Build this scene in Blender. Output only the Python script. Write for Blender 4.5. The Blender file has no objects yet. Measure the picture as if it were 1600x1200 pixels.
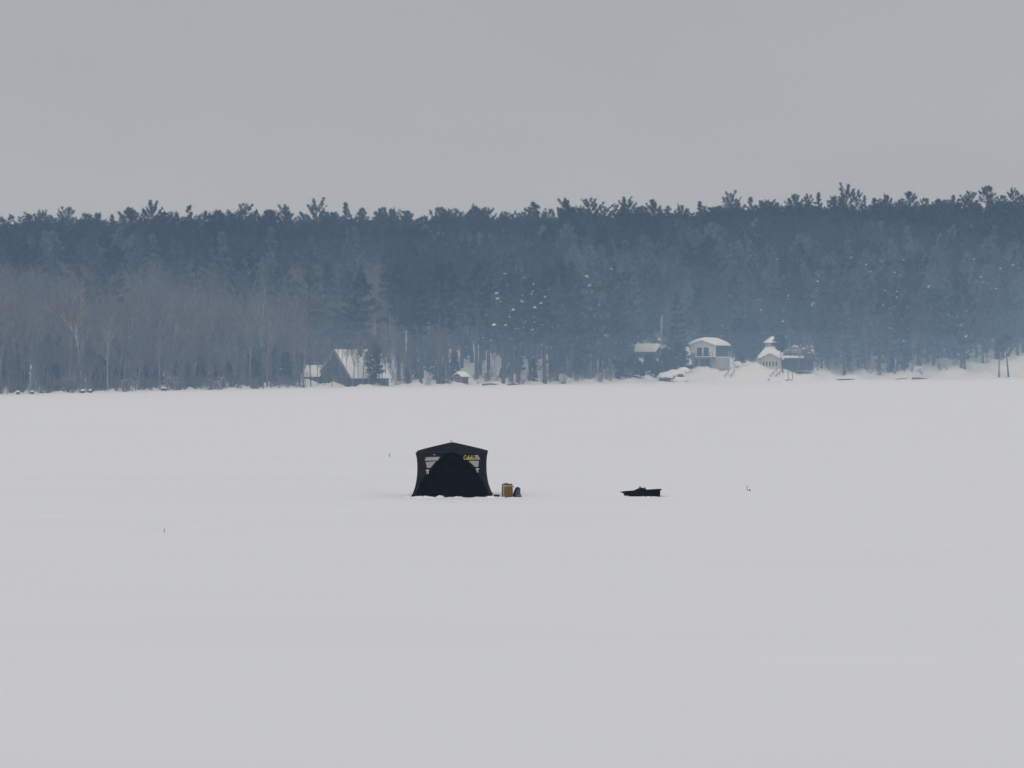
import bpy, bmesh, math, random
import numpy as np
from mathutils import Vector, Matrix, noise as mnoise

# ------------------------------------------------------------------ camera, sky, sun, exposure
scene = bpy.context.scene
COL = scene.collection
F = 4800.0            # focal length in pixels of the 1600 px wide photograph
CAM_Z = 4.78
HORIZON = 560.0

cam_data = bpy.data.cameras.new("camera")
cam_data.sensor_width = 36.0
cam_data.lens = 36.0 * F / 1600.0
cam_data.clip_start = 0.5
cam_data.clip_end = 8000.0
cam = bpy.data.objects.new("camera", cam_data)
COL.objects.link(cam)
cam.location = (0, 0, CAM_Z)
cam.rotation_euler = (math.pi / 2 - math.atan((600 - HORIZON) / F), 0, 0)
scene.camera = cam

SKY_HORIZON, SKY_MID, SKY_ZENITH = (4.2, 4.33, 4.55), (4.0, 4.12, 4.28), (4.3, 4.3, 4.3)
SUN_EL, SUN_AZ = math.radians(50), math.radians(205)     # azimuth measured from +Y towards +X
world = bpy.data.worlds.new("World")
scene.world = world
world.use_nodes = True
wt = world.node_tree
for n in list(wt.nodes):
    wt.nodes.remove(n)
w_out = wt.nodes.new("ShaderNodeOutputWorld")
w_bg = wt.nodes.new("ShaderNodeBackground")
w_sky = wt.nodes.new("ShaderNodeTexSky")
w_sky.sky_type = 'NISHITA'
w_sky.sun_disc = False
w_sky.sun_elevation = SUN_EL
w_sky.sun_rotation = SUN_AZ
w_sky.dust_density = 4.0
# overcast: the cloud deck (grey, very softly mottled) in front of the clear sky
w_tc = wt.nodes.new("ShaderNodeTexCoord")
w_map = wt.nodes.new("ShaderNodeMapping")
w_map.inputs['Scale'].default_value = (3.0, 3.0, 9.0)
w_noise = wt.nodes.new("ShaderNodeTexNoise")
w_noise.inputs['Scale'].default_value = 2.2
w_noise.inputs['Detail'].default_value = 3.0
w_sep = wt.nodes.new("ShaderNodeSeparateXYZ")
w_el = wt.nodes.new("ShaderNodeValToRGB")       # cloud brightness against height above the horizon
els = w_el.color_ramp.elements
els[0].position = 0.0
els[0].color = (*SKY_HORIZON, 1)
els[1].position = 1.0
els[1].color = (*SKY_ZENITH, 1)
e = els.new(0.13)
e.color = (*SKY_MID, 1)
w_mot = wt.nodes.new("ShaderNodeMapRange")
w_mot.inputs['From Min'].default_value = 0.3
w_mot.inputs['From Max'].default_value = 0.7
w_mot.inputs['To Min'].default_value = 0.975
w_mot.inputs['To Max'].default_value = 1.025
w_mul = wt.nodes.new("ShaderNodeVectorMath")
w_mul.operation = 'SCALE'
w_mix = wt.nodes.new("ShaderNodeMix")
w_mix.data_type = 'RGBA'
w_mix.inputs['Factor'].default_value = 0.95
wt.links.new(w_tc.outputs['Generated'], w_map.inputs['Vector'])
wt.links.new(w_map.outputs['Vector'], w_noise.inputs['Vector'])
wt.links.new(w_tc.outputs['Generated'], w_sep.inputs['Vector'])
wt.links.new(w_sep.outputs['Z'], w_el.inputs['Fac'])
wt.links.new(w_noise.outputs['Fac'], w_mot.inputs['Value'])
wt.links.new(w_el.outputs['Color'], w_mul.inputs[0])
wt.links.new(w_mot.outputs['Result'], w_mul.inputs['Scale'])
wt.links.new(w_sky.outputs['Color'], w_mix.inputs['A'])
wt.links.new(w_mul.outputs['Vector'], w_mix.inputs['B'])
wt.links.new(w_mix.outputs['Result'], w_bg.inputs['Color'])
w_bg.inputs['Strength'].default_value = 0.1
wt.links.new(w_bg.outputs['Background'], w_out.inputs['Surface'])

sun_data = bpy.data.lights.new("sun", 'SUN')
sun_data.energy = 1.0
sun_data.angle = math.radians(70)
sun_data.color = (1.0, 0.985, 0.97)
sun = bpy.data.objects.new("sun", sun_data)
COL.objects.link(sun)
sd = Vector((math.sin(SUN_AZ) * math.cos(SUN_EL), math.cos(SUN_AZ) * math.cos(SUN_EL), math.sin(SUN_EL)))
sun.rotation_euler = sd.to_track_quat('Z', 'Y').to_euler()
sun.location = (0, 0, 300)

scene.view_settings.view_transform = 'Standard'
scene.view_settings.look = 'None'
scene.view_settings.exposure = 0.0
scene.view_settings.gamma = 1.0
scene.view_settings.use_curve_mapping = False
scene.cycles.max_bounces = 6
scene.cycles.diffuse_bounces = 3
scene.cycles.volume_bounces = 1
scene.cycles.use_denoising = True

HAZE_DENSITY = 0.00028
HAZE_COLOR = (0.44, 0.68, 1.0)
MIST_DENSITY = 0.0032

R = random.Random(7)
NP = np.random.default_rng(11)


def at(px, py, Y):
    """Point at distance Y seen in the photograph at (px, py)."""
    return Vector(((px - 800) / F * Y, Y, CAM_Z + (HORIZON - py) / F * Y))


# ------------------------------------------------------------------ object helpers
def thing(name, label, cat, loc=(0, 0, 0), rz=0.0, group=None):
    o = bpy.data.objects.new(name, None)
    o.empty_display_size = 0.3
    COL.objects.link(o)
    o.location = loc
    o.rotation_euler = (0, 0, rz)
    o['label'] = label
    o['category'] = cat
    if group:
        o['group'] = group
    return o


def tag(o, label=None, cat=None, group=None, kind=None):
    if label: o['label'] = label
    if cat: o['category'] = cat
    if group: o['group'] = group
    if kind: o['kind'] = kind
    return o


class MB:
    """collects boxes, tubes and lofts; build() links them as ONE mesh object"""

    def __init__(self):
        self.v, self.f, self.m = [], [], []

    def add(self, vs, fs, mi=0):
        b = len(self.v)
        self.v += [tuple(p) for p in vs]
        self.f += [tuple(i + b for i in q) for q in fs]
        self.m += [mi] * len(fs)
        return self

    def box(self, c, s, rot=None, mi=0, taper=1.0):
        x, y, z = s[0] / 2, s[1] / 2, s[2] / 2
        P = [Vector((sx * x * (taper if sz > 0 else 1), sy * y * (taper if sz > 0 else 1), sz * z)) for sz in (-1, 1) for sy in (-1, 1) for sx in (-1, 1)]
        if rot is not None:
            P = [rot @ p for p in P]
        c = Vector(c)
        P = [p + c for p in P]
        return self.add(P, [(0, 2, 3, 1), (4, 5, 7, 6), (0, 1, 5, 4), (2, 6, 7, 3), (0, 4, 6, 2), (1, 3, 7, 5)], mi)

    def bar(self, a, b, w, h, mi=0):
        a, b = Vector(a), Vector(b)
        d = b - a
        q = d.to_track_quat('X', 'Z').to_matrix()
        return self.box((a + b) / 2, (d.length, w, h), q, mi)

    def tube(self, pts, rad, n=8, mi=0, caps=True):
        pts = [Vector(p) for p in pts]
        if not isinstance(rad, (list, tuple)):
            rad = [rad] * len(pts)
        rad = [float(q) for q in rad]
        rings = []
        ref = Vector((0, 0, 1))
        for i, p in enumerate(pts):
            d = (pts[min(i + 1, len(pts) - 1)] - pts[max(i - 1, 0)]).normalized()
            r0 = ref if abs(d.dot(ref)) < 0.93 else Vector((1, 0, 0))
            x = d.cross(r0).normalized()
            y = d.cross(x).normalized()
            rings.append([p + rad[i] * (math.cos(2 * math.pi * k / n) * x + math.sin(2 * math.pi * k / n) * y) for k in range(n)])
        return self.loft(rings, caps, mi)

    def loft(self, rings, caps=True, mi=0, close=True):
        n = len(rings[0])
        vs = [p for r in rings for p in r]
        fs = []
        for i in range(len(rings) - 1):
            for k in range(n if close else n - 1):
                a, b = i * n + k, i * n + (k + 1) % n
                fs.append((a, b, b + n, a + n))
        if caps:
            fs.append(tuple(range(n - 1, -1, -1)))
            fs.append(tuple(range((len(rings) - 1) * n, len(rings) * n)))
        return self.add(vs, fs, mi)

    def lathe(self, prof, n=24, c=(0, 0, 0), mi=0, caps=True):
        rings = [[Vector((c[0] + r * math.cos(2 * math.pi * k / n), c[1] + r * math.sin(2 * math.pi * k / n), c[2] + z)) for k in range(n)] for r, z in prof]
        return self.loft(rings, caps, mi)

    def prism(self, poly, y0, y1, mi=0):
        """polygon in x,z extruded along y"""
        n = len(poly)
        vs = [Vector((p[0], y0, p[1])) for p in poly] + [Vector((p[0], y1, p[1])) for p in poly]
        fs = [tuple(range(n)), tuple(range(2 * n - 1, n - 1, -1))] + [(i, i + n, (i + 1) % n + n, (i + 1) % n) for i in range(n)]
        return self.add(vs, fs, mi)

    def mesh(self, name, mats):
        me = bpy.data.meshes.new(name)
        me.from_pydata(self.v, [], self.f)
        for m in (mats if isinstance(mats, (list, tuple)) else [mats]):
            me.materials.append(m)
        if any(self.m):
            me.polygons.foreach_set('material_index', self.m)
        me.validate()
        bm = bmesh.new()
        bm.from_mesh(me)
        bmesh.ops.recalc_face_normals(bm, faces=bm.faces)
        bm.to_mesh(me)
        bm.free()
        return me

    def build(self, name, mats, parent=None, smooth=False, bevel=0.0):
        me = self.mesh(name, mats)
        if smooth:
            me.polygons.foreach_set('use_smooth', [True] * len(me.polygons))
        o = bpy.data.objects.new(name, me)
        COL.objects.link(o)
        if parent is not None:
            o.parent = parent
        if bevel:
            md = o.modifiers.new("bevel", 'BEVEL')
            md.width = bevel
            md.segments = 2
            md.limit_method = 'ANGLE'
        return o


def lump(mb, c, s, seed=0, amp=0.25, seg=10, rings=6, flat=True, mi=0):
    """an uneven rounded lump (snow, stone)"""
    rr = []
    for i in range(rings + 1):
        th = math.pi * (0.04 + 0.92 * i / rings)
        ring = []
        for k in range(seg):
            ph = 2 * math.pi * k / seg
            d = Vector((math.sin(th) * math.cos(ph), math.sin(th) * math.sin(ph), math.cos(th)))
            f = 1 + amp * mnoise.noise(d * 1.7 + Vector((seed * 3.1, seed * 1.7, seed)))
            p = Vector((d.x * s[0], d.y * s[1], d.z * s[2])) * f
            if flat and p.z < -0.35 * s[2]:
                p.z = -0.35 * s[2]
            ring.append(p + Vector(c))
        rr.append(ring)
    mb.loft(rr, True, mi)


# ------------------------------------------------------------------ materials
def mat(name, col, rough=0.8, var=0.0, scale=8.0, var2=None, bump=0.0, bscale=None, spec=0.3, obj_var=0.0, stretch=None, trans=0.0, sheen=0.0):
    m = bpy.data.materials.new(name)
    m.use_nodes = True
    nt = m.node_tree
    b = nt.nodes['Principled BSDF']
    b.inputs['Roughness'].default_value = rough
    b.inputs['Specular IOR Level'].default_value = spec
    if sheen:
        b.inputs['Sheen Weight'].default_value = sheen
    b.inputs['Base Color'].default_value = (*col, 1)
    tc = nt.nodes.new("ShaderNodeTexCoord")
    mp = nt.nodes.new("ShaderNodeMapping")
    if stretch:
        mp.inputs['Scale'].default_value = stretch
    nt.links.new(tc.outputs['Object'], mp.inputs['Vector'])
    last = None
    if var:
        nz = nt.nodes.new("ShaderNodeTexNoise")
        nz.inputs['Scale'].default_value = scale
        nz.inputs['Detail'].default_value = 5
        nt.links.new(mp.outputs['Vector'], nz.inputs['Vector'])
        rp = nt.nodes.new("ShaderNodeValToRGB")
        c2 = var2 or tuple(min(1, c * (1 + var)) for c in col)
        c1 = tuple(c * (1 - var) for c in col) if not var2 else col
        rp.color_ramp.elements[0].position = 0.32
        rp.color_ramp.elements[1].position = 0.68
        rp.color_ramp.elements[0].color = (*c1, 1)
        rp.color_ramp.elements[1].color = (*c2, 1)
        nt.links.new(nz.outputs['Fac'], rp.inputs['Fac'])
        last = rp.outputs['Color']
    if obj_var:
        oi = nt.nodes.new("ShaderNodeObjectInfo")
        mr = nt.nodes.new("ShaderNodeMapRange")
        mr.inputs['To Min'].default_value = 1 - obj_var
        mr.inputs['To Max'].default_value = 1 + obj_var
        nt.links.new(oi.outputs['Random'], mr.inputs['Value'])
        hs = nt.nodes.new("ShaderNodeHueSaturation")
        nt.links.new(mr.outputs['Result'], hs.inputs['Value'])
        if last:
            nt.links.new(last, hs.inputs['Color'])
        else:
            hs.inputs['Color'].default_value = (*col, 1)
        last = hs.outputs['Color']
    if last:
        nt.links.new(last, b.inputs['Base Color'])
    if bump:
        nb = nt.nodes.new("ShaderNodeTexNoise")
        nb.inputs['Scale'].default_value = bscale or scale * 3
        nb.inputs['Detail'].default_value = 6
        nt.links.new(mp.outputs['Vector'], nb.inputs['Vector'])
        bp = nt.nodes.new("ShaderNodeBump")
        bp.inputs['Strength'].default_value = bump
        bp.inputs['Distance'].default_value = 0.05
        nt.links.new(nb.outputs['Fac'], bp.inputs['Height'])
        nt.links.new(bp.outputs['Normal'], b.inputs['Normal'])
    return m


M = {}
M['snow'] = mat('snow', (0.86, 0.875, 0.89), 0.9, 0.03, 0.6, bump=0.15, bscale=2.5, spec=0.15)
M['snow_lake'] = mat('lake_snow', (0.842, 0.846, 0.873), 0.9, 0.03, 1.0, var2=(0.858, 0.863, 0.888), bump=0.25, bscale=6.0, spec=0.12, stretch=(0.045, 0.16, 0.1))
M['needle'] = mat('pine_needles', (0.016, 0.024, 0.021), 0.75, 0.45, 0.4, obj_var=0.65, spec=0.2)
M['needle_haze_tint'] = mat('haze_tinted_needles', (0.095, 0.123, 0.130), 0.8, 0.4, 0.5, obj_var=0.6, spec=0.2)  # veil of low haze put into the needle colour: paler and bluer
M['bark'] = mat('pine_bark', (0.085, 0.072, 0.064), 0.9, 0.35, 4.0, bump=0.4, obj_var=0.25, stretch=(1, 1, 0.2))
M['bark_pale'] = mat('hardwood_bark', (0.19, 0.175, 0.165), 0.9, 0.35, 3.0, obj_var=0.35, stretch=(1, 1, 0.25))
M['birch'] = mat('birch_bark', (0.62, 0.59, 0.55), 0.8, 0.2, 3.0, obj_var=0.1, stretch=(1, 1, 3))
M['twig'] = mat('hardwood_twigs', (0.152, 0.146, 0.157), 0.9, 0.3, 0.7, obj_var=0.4)
M['twig_red'] = mat('birch_twigs', (0.26, 0.17, 0.14), 0.9, 0.2, 0.7)
M['tent'] = mat('tent_shell_fabric', (0.019, 0.0175, 0.021), 0.85, 0.25, 5.0, bump=0.15, bscale=9, spec=0.06)
M['tent_roof'] = mat('tent_roof_fabric', (0.015, 0.014, 0.017), 0.9, 0.25, 5.0, bump=0.15, bscale=9, spec=0.04)
M['tent_black'] = mat('tent_door_fabric', (0.0034, 0.0028, 0.0025), 0.9, 0.2, 5.0, bump=0.12, bscale=9, spec=0.03)
M['seam'] = mat('tent_seam', (0.012, 0.012, 0.014), 0.7)
M['grey_film'] = mat('grey_window_film', (0.34, 0.34, 0.34), 0.55, 0.15, 40.0)
M['grey_patch'] = mat('grey_patch', (0.46, 0.46, 0.49), 0.6, 0.15, 30.0)
M['yellow'] = mat('yellow_print', (0.60, 0.48, 0.10), 0.6, 0.1, 30)
M['pole'] = mat('grey_pole', (0.14, 0.145, 0.15), 0.5)
M['black_plastic'] = mat('black_plastic', (0.003, 0.003, 0.004), 0.6, 0.3, 12, bump=0.1, spec=0.08)
M['black_cloth'] = mat('black_cloth', (0.004, 0.0045, 0.008), 0.9, 0.3, 14, bump=0.3, spec=0.05)
M['barrel_wood'] = mat('barrel_wood', (0.145, 0.086, 0.022), 0.7, 0.3, 9, var2=(0.20, 0.125, 0.038), bump=0.3, stretch=(1, 1, 0.15))
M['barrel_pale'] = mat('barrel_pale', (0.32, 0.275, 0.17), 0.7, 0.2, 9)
M['barrel_lid'] = mat('barrel_lid', (0.04, 0.032, 0.022), 0.7, 0.3, 9)
M['pack_blue'] = mat('pack_blue', (0.055, 0.066, 0.125), 0.85, 0.5, 7, var2=(0.17, 0.19, 0.29), bump=0.5, bscale=16)
M['pack_navy'] = mat('pack_navy', (0.012, 0.015, 0.028), 0.85, 0.3, 12, bump=0.4)
M['pack_tan'] = mat('pack_tan', (0.095, 0.088, 0.075), 0.85, 0.3, 14, bump=0.4)
M['white_paint'] = mat('white_paint', (0.66, 0.66, 0.66), 0.6, 0.06, 3)
M['cream_paint'] = mat('cream_paint', (0.50, 0.46, 0.38), 0.7, 0.1, 3)
M['tan_paint'] = mat('tan_paint', (0.40, 0.36, 0.33), 0.7, 0.12, 3)
M['grey_paint'] = mat('grey_paint', (0.33, 0.34, 0.37), 0.7, 0.06, 2)
M['dark_wood'] = mat('dark_wood', (0.045, 0.042, 0.040), 0.8, 0.3, 5)
M['brown_wood'] = mat('brown_wood', (0.15, 0.115, 0.085), 0.8, 0.3, 5, stretch=(1, 1, 0.2))
M['tan_wood'] = mat('tan_wood', (0.25, 0.20, 0.15), 0.8, 0.25, 5)
M['red_wood'] = mat('red_wood', (0.105, 0.040, 0.045), 0.8, 0.25, 6)
M['glass'] = mat('window_glass', (0.02, 0.025, 0.032), 0.08, spec=0.5)
M['rock'] = mat('rock', (0.09, 0.085, 0.085), 0.9, 0.4, 3, bump=0.6)
M['driftwood'] = mat('driftwood', (0.10, 0.085, 0.075), 0.9, 0.3, 6)
M['brick'] = mat('chimney_stone', (0.16, 0.13, 0.12), 0.9, 0.3, 6)

# ------------------------------------------------------------------ terrain
SH_PX = np.array([-1800, -400, 0, 250, 500, 800, 1050, 1300, 1600, 2100, 3400], float)
SH_Y = np.array([300, 335, 402, 446, 499, 546, 612, 668, 735, 800, 820], float)
SK_PX = np.array([-1000, 0, 200, 300, 450, 550, 700, 800, 900, 1000, 1100, 1200, 1300, 1400, 1500, 1600, 2600], float)
SK_Y = np.array([360, 350, 344, 341, 339, 334, 340, 337, 329, 329, 326, 319, 316, 314, 313, 311, 300], float)
BK_PX = np.array([-1800, 0, 450, 700, 860, 1000, 1035, 1075, 1150, 1260, 1300, 1420, 1520, 1580, 1640, 3400], float)
BK_Z = np.array([0.6, 0.1, 0.2, 0.35, 0.55, 0.6, 0.6, 0.75, 0.8, 0.8, 0.7, 0.7, 0.9, 1.3, 1.9, 1.9], float)
BK_W = np.array([8, 8, 9, 9, 14, 15, 15, 16, 16, 16, 22, 24, 34, 42, 44, 40], float)
DR = 330.0


def px_of(x, Y):
    return x / Y * F + 800


def shore(px):
    return np.interp(px, SH_PX, SH_Y) + 2.0 * np.sin(px * 0.031) + 1.2 * np.sin(px * 0.083 + 1)


def skyline(px):
    return np.interp(px, SK_PX, SK_Y)


def sstep(t):
    t = np.clip(t, 0, 1)
    return t * t * (3 - 2 * t)


def ground(px, d):
    Yr = shore(px) + DR
    zr = CAM_Z + (HORIZON - skyline(px)) * Yr / F - 19.5
    zb = np.interp(px, BK_PX, BK_Z)
    wb = np.interp(px, BK_PX, BK_W)
    t = np.clip((d - 12) / (DR - 12), 0, 1)
    z = zb * sstep(d / wb) + np.maximum(zr - zb, 5) * (0.93 * t + 0.07 * sstep(t))
    z = z + np.where(d > DR, -(d - DR) * 0.02, 0)
    z = z + np.where(d < 0, d * 0.05, 0)
    z = z + 0.22 * np.clip(d / 8, 0, 1) * (np.sin(px * 0.21 + d * 0.3) * 0.5 + np.sin(px * 0.093 - d * 0.21) + 0.5 * np.sin(px * 0.47 + d * 0.11))
    return z


def grid_mesh(name, X, Yv, Z, material, kind='structure'):
    r, c = X.shape
    vs = np.stack([X.ravel(), Yv.ravel(), Z.ravel()], 1)
    i = np.arange(r * c).reshape(r, c)
    q = np.stack([i[:-1, :-1].ravel(), i[:-1, 1:].ravel(), i[1:, 1:].ravel(), i[1:, :-1].ravel()], 1)
    me = bpy.data.meshes.new(name)
    me.from_pydata(vs.tolist(), [], q.tolist())
    me.materials.append(material)
    me.polygons.foreach_set('use_smooth', [True] * len(me.polygons))
    o = bpy.data.objects.new(name, me)
    COL.objects.link(o)
    o['kind'] = kind
    return o


# frozen lake under snow
lx = np.concatenate([-np.geomspace(690, 36, 40), np.linspace(-35, 35, 141), np.geomspace(36, 690, 40)])
ly = np.concatenate([np.linspace(-170, 20, 16)[:-1], np.linspace(20, 160, 281)[:-1], np.geomspace(160, 900, 240)])
LX, LY = np.meshgrid(lx, ly)


_rr = random.Random(3)
RIPPLES = []
for _k in range(16):
    _wl = 2.2 * 1.22 ** _k
    _th = _rr.uniform(0.9, 1.5) * _rr.choice((-1, 1))
    RIPPLES.append((6.283 / _wl * math.cos(_th) * 0.5, 6.283 / _wl * math.sin(_th), _rr.uniform(0, 6), 0.0006 * _wl ** 0.62))
TRACKS = [(-9.9, 84.5, -3.6, 103.0, 0.5, 0.08), (-16, 89, -3.8, 103.0, 0.45, 0.10), (0.5, 104.6, 5.0, 106.0, 0.45, 0.05), (5.0, 105.0, 40.0, 118.0, 0.5, 0.05), (-3.9, 108.0, -6.2, 146.0, 0.6, 0.05), (5.2, 104.8, 9.0, 109.0, 0.4, 0.05)]


def lake_z(x, y):
    z = np.zeros_like(x)
    for kx, ky, ph, am in RIPPLES:
        z = z + am * np.sin(x * kx + y * ky + ph + 1.4 * np.sin(x * kx * 0.37 - y * ky * 0.41 + ph * 2))
    # old tracks and trodden snow round the tent
    for (x0, y0, x1, y1, w, dp) in TRACKS:
        L2 = (x1 - x0) ** 2 + (y1 - y0) ** 2
        t = np.clip(((x - x0) * (x1 - x0) + (y - y0) * (y1 - y0)) / L2, 0, 1)
        q = np.hypot(x - x0 - t * (x1 - x0) + 0.5 * np.sin(t * 9), y - y0 - t * (y1 - y0) + 0.8 * np.sin(t * 6 + x0))
        z = z - dp * np.exp(-(q / w) ** 2) + 0.5 * dp * np.exp(-((q - 1.7 * w) / (0.7 * w)) ** 2)
    r = np.hypot(x + 2.0, y - 106.0)
    z = z + 0.035 * np.exp(-((r - 2.5) / 3.0) ** 2) * np.sin(x * 4.1 + y) * np.sin(y * 3.7 - x * 1.3)
    g = y - shore(np.clip(px_of(x, np.maximum(y, 60)), -1800, 3400))
    m = 0.6 + 0.4 * np.sin(x * 0.05 + 0.4 * np.sin(x * 0.17))
    z = z + m * (0.20 * np.exp(-((g + 13) / 2.5) ** 2) + 0.14 * np.exp(-((g + 38) / 4.0) ** 2)) + (1 - 0.4 * m) * 0.12 * np.exp(-((g + 75) / 5.0) ** 2)
    z = z + 0.008 * np.sin(x * 0.43 + y * 1.21 + 1.3 * np.sin(x * 0.21)) + 0.006 * np.sin(x * 0.9 - y * 0.8)
    return z


lake = grid_mesh('lake_ice', LX, LY, lake_z(LX, LY), M['snow_lake'])
lake['label'] = 'wide snow covered frozen lake'

# hillside behind the shore
hp = np.concatenate([np.linspace(-1900, -220, 30)[:-1], np.linspace(-220, 1820, 409), np.linspace(1820, 3400, 30)[1:]])
hd = np.concatenate([np.linspace(-14, 60, 75)[:-1], np.linspace(60, 330, 60)[:-1], np.linspace(330, 418, 9)])
HP, HD = np.meshgrid(hp, hd)
HY = shore(HP) + HD
hill = grid_mesh('hillside', (HP - 800) / F * HY, HY, ground(HP, HD), M['snow'])
hill['label'] = 'snow covered shore bank and wooded hillside'


def gpt(px, d):
    Y = float(shore(px)) + d
    return Vector(((px - 800) / F * Y, Y, float(ground(px, d))))


# ------------------------------------------------------------------ tree generators
def unit(v):
    return v / np.maximum(np.linalg.norm(v, axis=-1, keepdims=True), 1e-9)


def blades(P, D, L, W, rng):
    """narrow triangles from P along D"""
    side = unit(np.cross(D, unit(rng.normal(size=D.shape))))
    a = P + side * (W / 2)[:, None]
    b = P - side * (W / 2)[:, None]
    c = P + D * L[:, None]
    V = np.stack([a, b, c], 1).reshape(-1, 3)
    Fc = np.arange(len(V)).reshape(-1, 3)
    return V, Fc


def tri_mesh(name, V, Fc, material):
    me = bpy.data.meshes.new(name)
    me.from_pydata(V.tolist(), [], Fc.tolist())
    me.materials.append(material)
    return me


def make_pine(seed, H, cb, Rc, shape, haze_tint=False, snow=0, nl=40, airy=False):
    """returns dict of meshes: trunk, crown, snow"""
    rng = np.random.default_rng(seed)
    mb = MB()
    bend = rng.normal(size=2) * 0.012 * H
    hs = np.linspace(0, 1, 8)
    tp = [(bend[0] * math.sin(t * 3), bend[1] * math.sin(t * 2.4), t * H - 0.6 * (t == 0)) for t in hs]
    r0 = 0.016 * H
    mb.tube(tp, [r0 * (1.25 if i == 0 else 1.0) * (1 - 0.9 * t) + 0.02 for i, t in enumerate(hs)], 7)
    TP = np.array(tp)
    Ps, Ds, snow_p = [], [], []
    for i in range(nl):
        t = (i + rng.uniform(0.1, 0.9)) / nl
        t = t ** 0.9
        nw = 9 if airy else 11                      # pines carry their limbs in whorls
        if t < (0.55 if airy else 0.82): t = min(0.995, max(0.0, (round(t * nw - 0.5 * (i % 2) * 0.3) + rng.normal() * 0.13) / nw))
        z = H * (cb + (0.985 - cb) * t)
        if shape == 'broad':
            prof = (0.45 + 0.55 * math.sin(min(1, t / 0.42) * math.pi / 2)) if t < 0.42 else max(0.10, (1 - ((t - 0.42) / 0.62) ** (2.0 if airy else 1.5)))
            el = math.radians(rng.uniform(-8, 12) + (56 if airy else 42) * t ** 2)
        elif shape == 'fan':
            prof = 0.5 + 0.5 * math.sin(t * math.pi * 0.72)
            el = math.radians(rng.uniform(0, 18) + 46 * t)
        elif shape == 'fan2':
            prof = (0.55 + 0.45 * t / 0.5) if t < 0.5 else max(0.16, 1 - ((t - 0.5) / 0.66) ** 2.2)
            el = math.radians(rng.uniform(0, 16) + 46 * t ** 1.4)
        elif shape == 'flat':
            prof = 0.4 + 0.6 * t ** 0.7
            if t > 0.9: prof *= 0.75
            el = math.radians(rng.uniform(-5, 14) + 30 * t ** 1.5)
        else:  # spire
            prof = 1.02 - t * 0.95
            el = math.radians(rng.uniform(-14, 6) + 30 * t ** 2)
        L = Rc * prof * rng.uniform(0.55, 1.12)
        if rng.random() < 0.08 and shape != 'spire':
            L *= 1.3
        az = i * 2.399 + rng.normal() * 0.5
        base = np.array([np.interp(z, TP[:, 2], TP[:, 0]), np.interp(z, TP[:, 2], TP[:, 1]), z])
        dh = np.array([math.cos(az), math.sin(az), 0])
        lat = np.array([-math.sin(az), math.cos(az), 0])
        up = np.array([0, 0, 1.0])
        s4 = np.linspace(0, 1, 5)
        curve = [base + dh * L * math.cos(el) * s + up * (L * math.sin(el) * s + 0.14 * L * s * s) for s in s4]
        mb.tube(curve, [0.05 + 0.012 * L, 0.04 + 0.008 * L, 0.04, 0.03, 0.02], 3, caps=False)
        nt_ = int(6 + L * 3.0)
        for k in range(nt_):
            s = rng.uniform(0.28, 1.0) ** 0.8
            p = base + dh * L * math.cos(el) * s + up * (L * math.sin(el) * s + 0.14 * L * s * s)
            off = rng.normal() * (0.11 if airy else 0.20) * L * (1.15 - s * 0.7)
            p = p + lat * off + up * (abs(rng.normal()) * 0.10 + 0.05)
            n = 16 if airy else 10
            dd = dh[None] * 0.7 + lat[None] * np.sign(off) * 0.35 + rng.normal(size=(n, 3)) * 0.62 + up[None] * 0.42
            Ps.append(np.repeat(p[None], n, 0) + rng.normal(size=(n, 3)) * (0.14 if airy else 0.10))
            Ds.append(unit(dd))
        if snow and 0.02 < t < 0.9:
            for _ in range(snow):
                if rng.random() < 0.13:
                    s = rng.uniform(0.45, 1.0)
                    snow_p.append((base + dh * L * math.cos(el) * s + up * (L * math.sin(el) * s + 0.14 * L * s * s + 0.22) + lat * rng.normal() * 0.15 * L, L))
    # leader tuft
    top = np.array([TP[-1, 0], TP[-1, 1], H * 0.985])
    n = 26
    Ps.append(np.repeat(top[None], n, 0) - np.array([0, 0, 1]) * rng.uniform(0, 2.2, (n, 1)))
    Ds.append(unit(rng.normal(size=(n, 3)) * 0.5 + np.array([0, 0, 1.0])))
    P, D = np.concatenate(Ps), np.concatenate(Ds)
    Lb = rng.uniform(0.34, 0.75, len(P))
    Wb = rng.uniform(0.06, 0.12, len(P)) if airy else rng.uniform(0.11, 0.22, len(P))
    if airy: Lb = Lb * 0.8
    V, Fc = blades(P, D, Lb, Wb, rng)
    out = {'H': H, 'trunk': mb.mesh('pine_trunk', M['bark']),
           'crown': tri_mesh('pine_crown', V, Fc, M['needle_haze_tint'] if haze_tint else M['needle'])}
    if snow:
        sm = MB()
        for i, (p, L) in enumerate(snow_p):
            s = rng.uniform(0.11, 0.26) * (1.4 if rng.random() < 0.2 else 1.0)
            for q in range(int(rng.integers(1, 4))):
                lump(sm, p + rng.normal(size=3) * s * (0.9, 0.9, 0.6) * (q > 0), (s * rng.uniform(.8, 1.5), s, s * rng.uniform(.6, 1.0)), seed * 7 + i + q * 50, 0.6, 7, 4)
        out['snow'] = sm.mesh('pine_snow', M['snow'])
    return out


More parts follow.
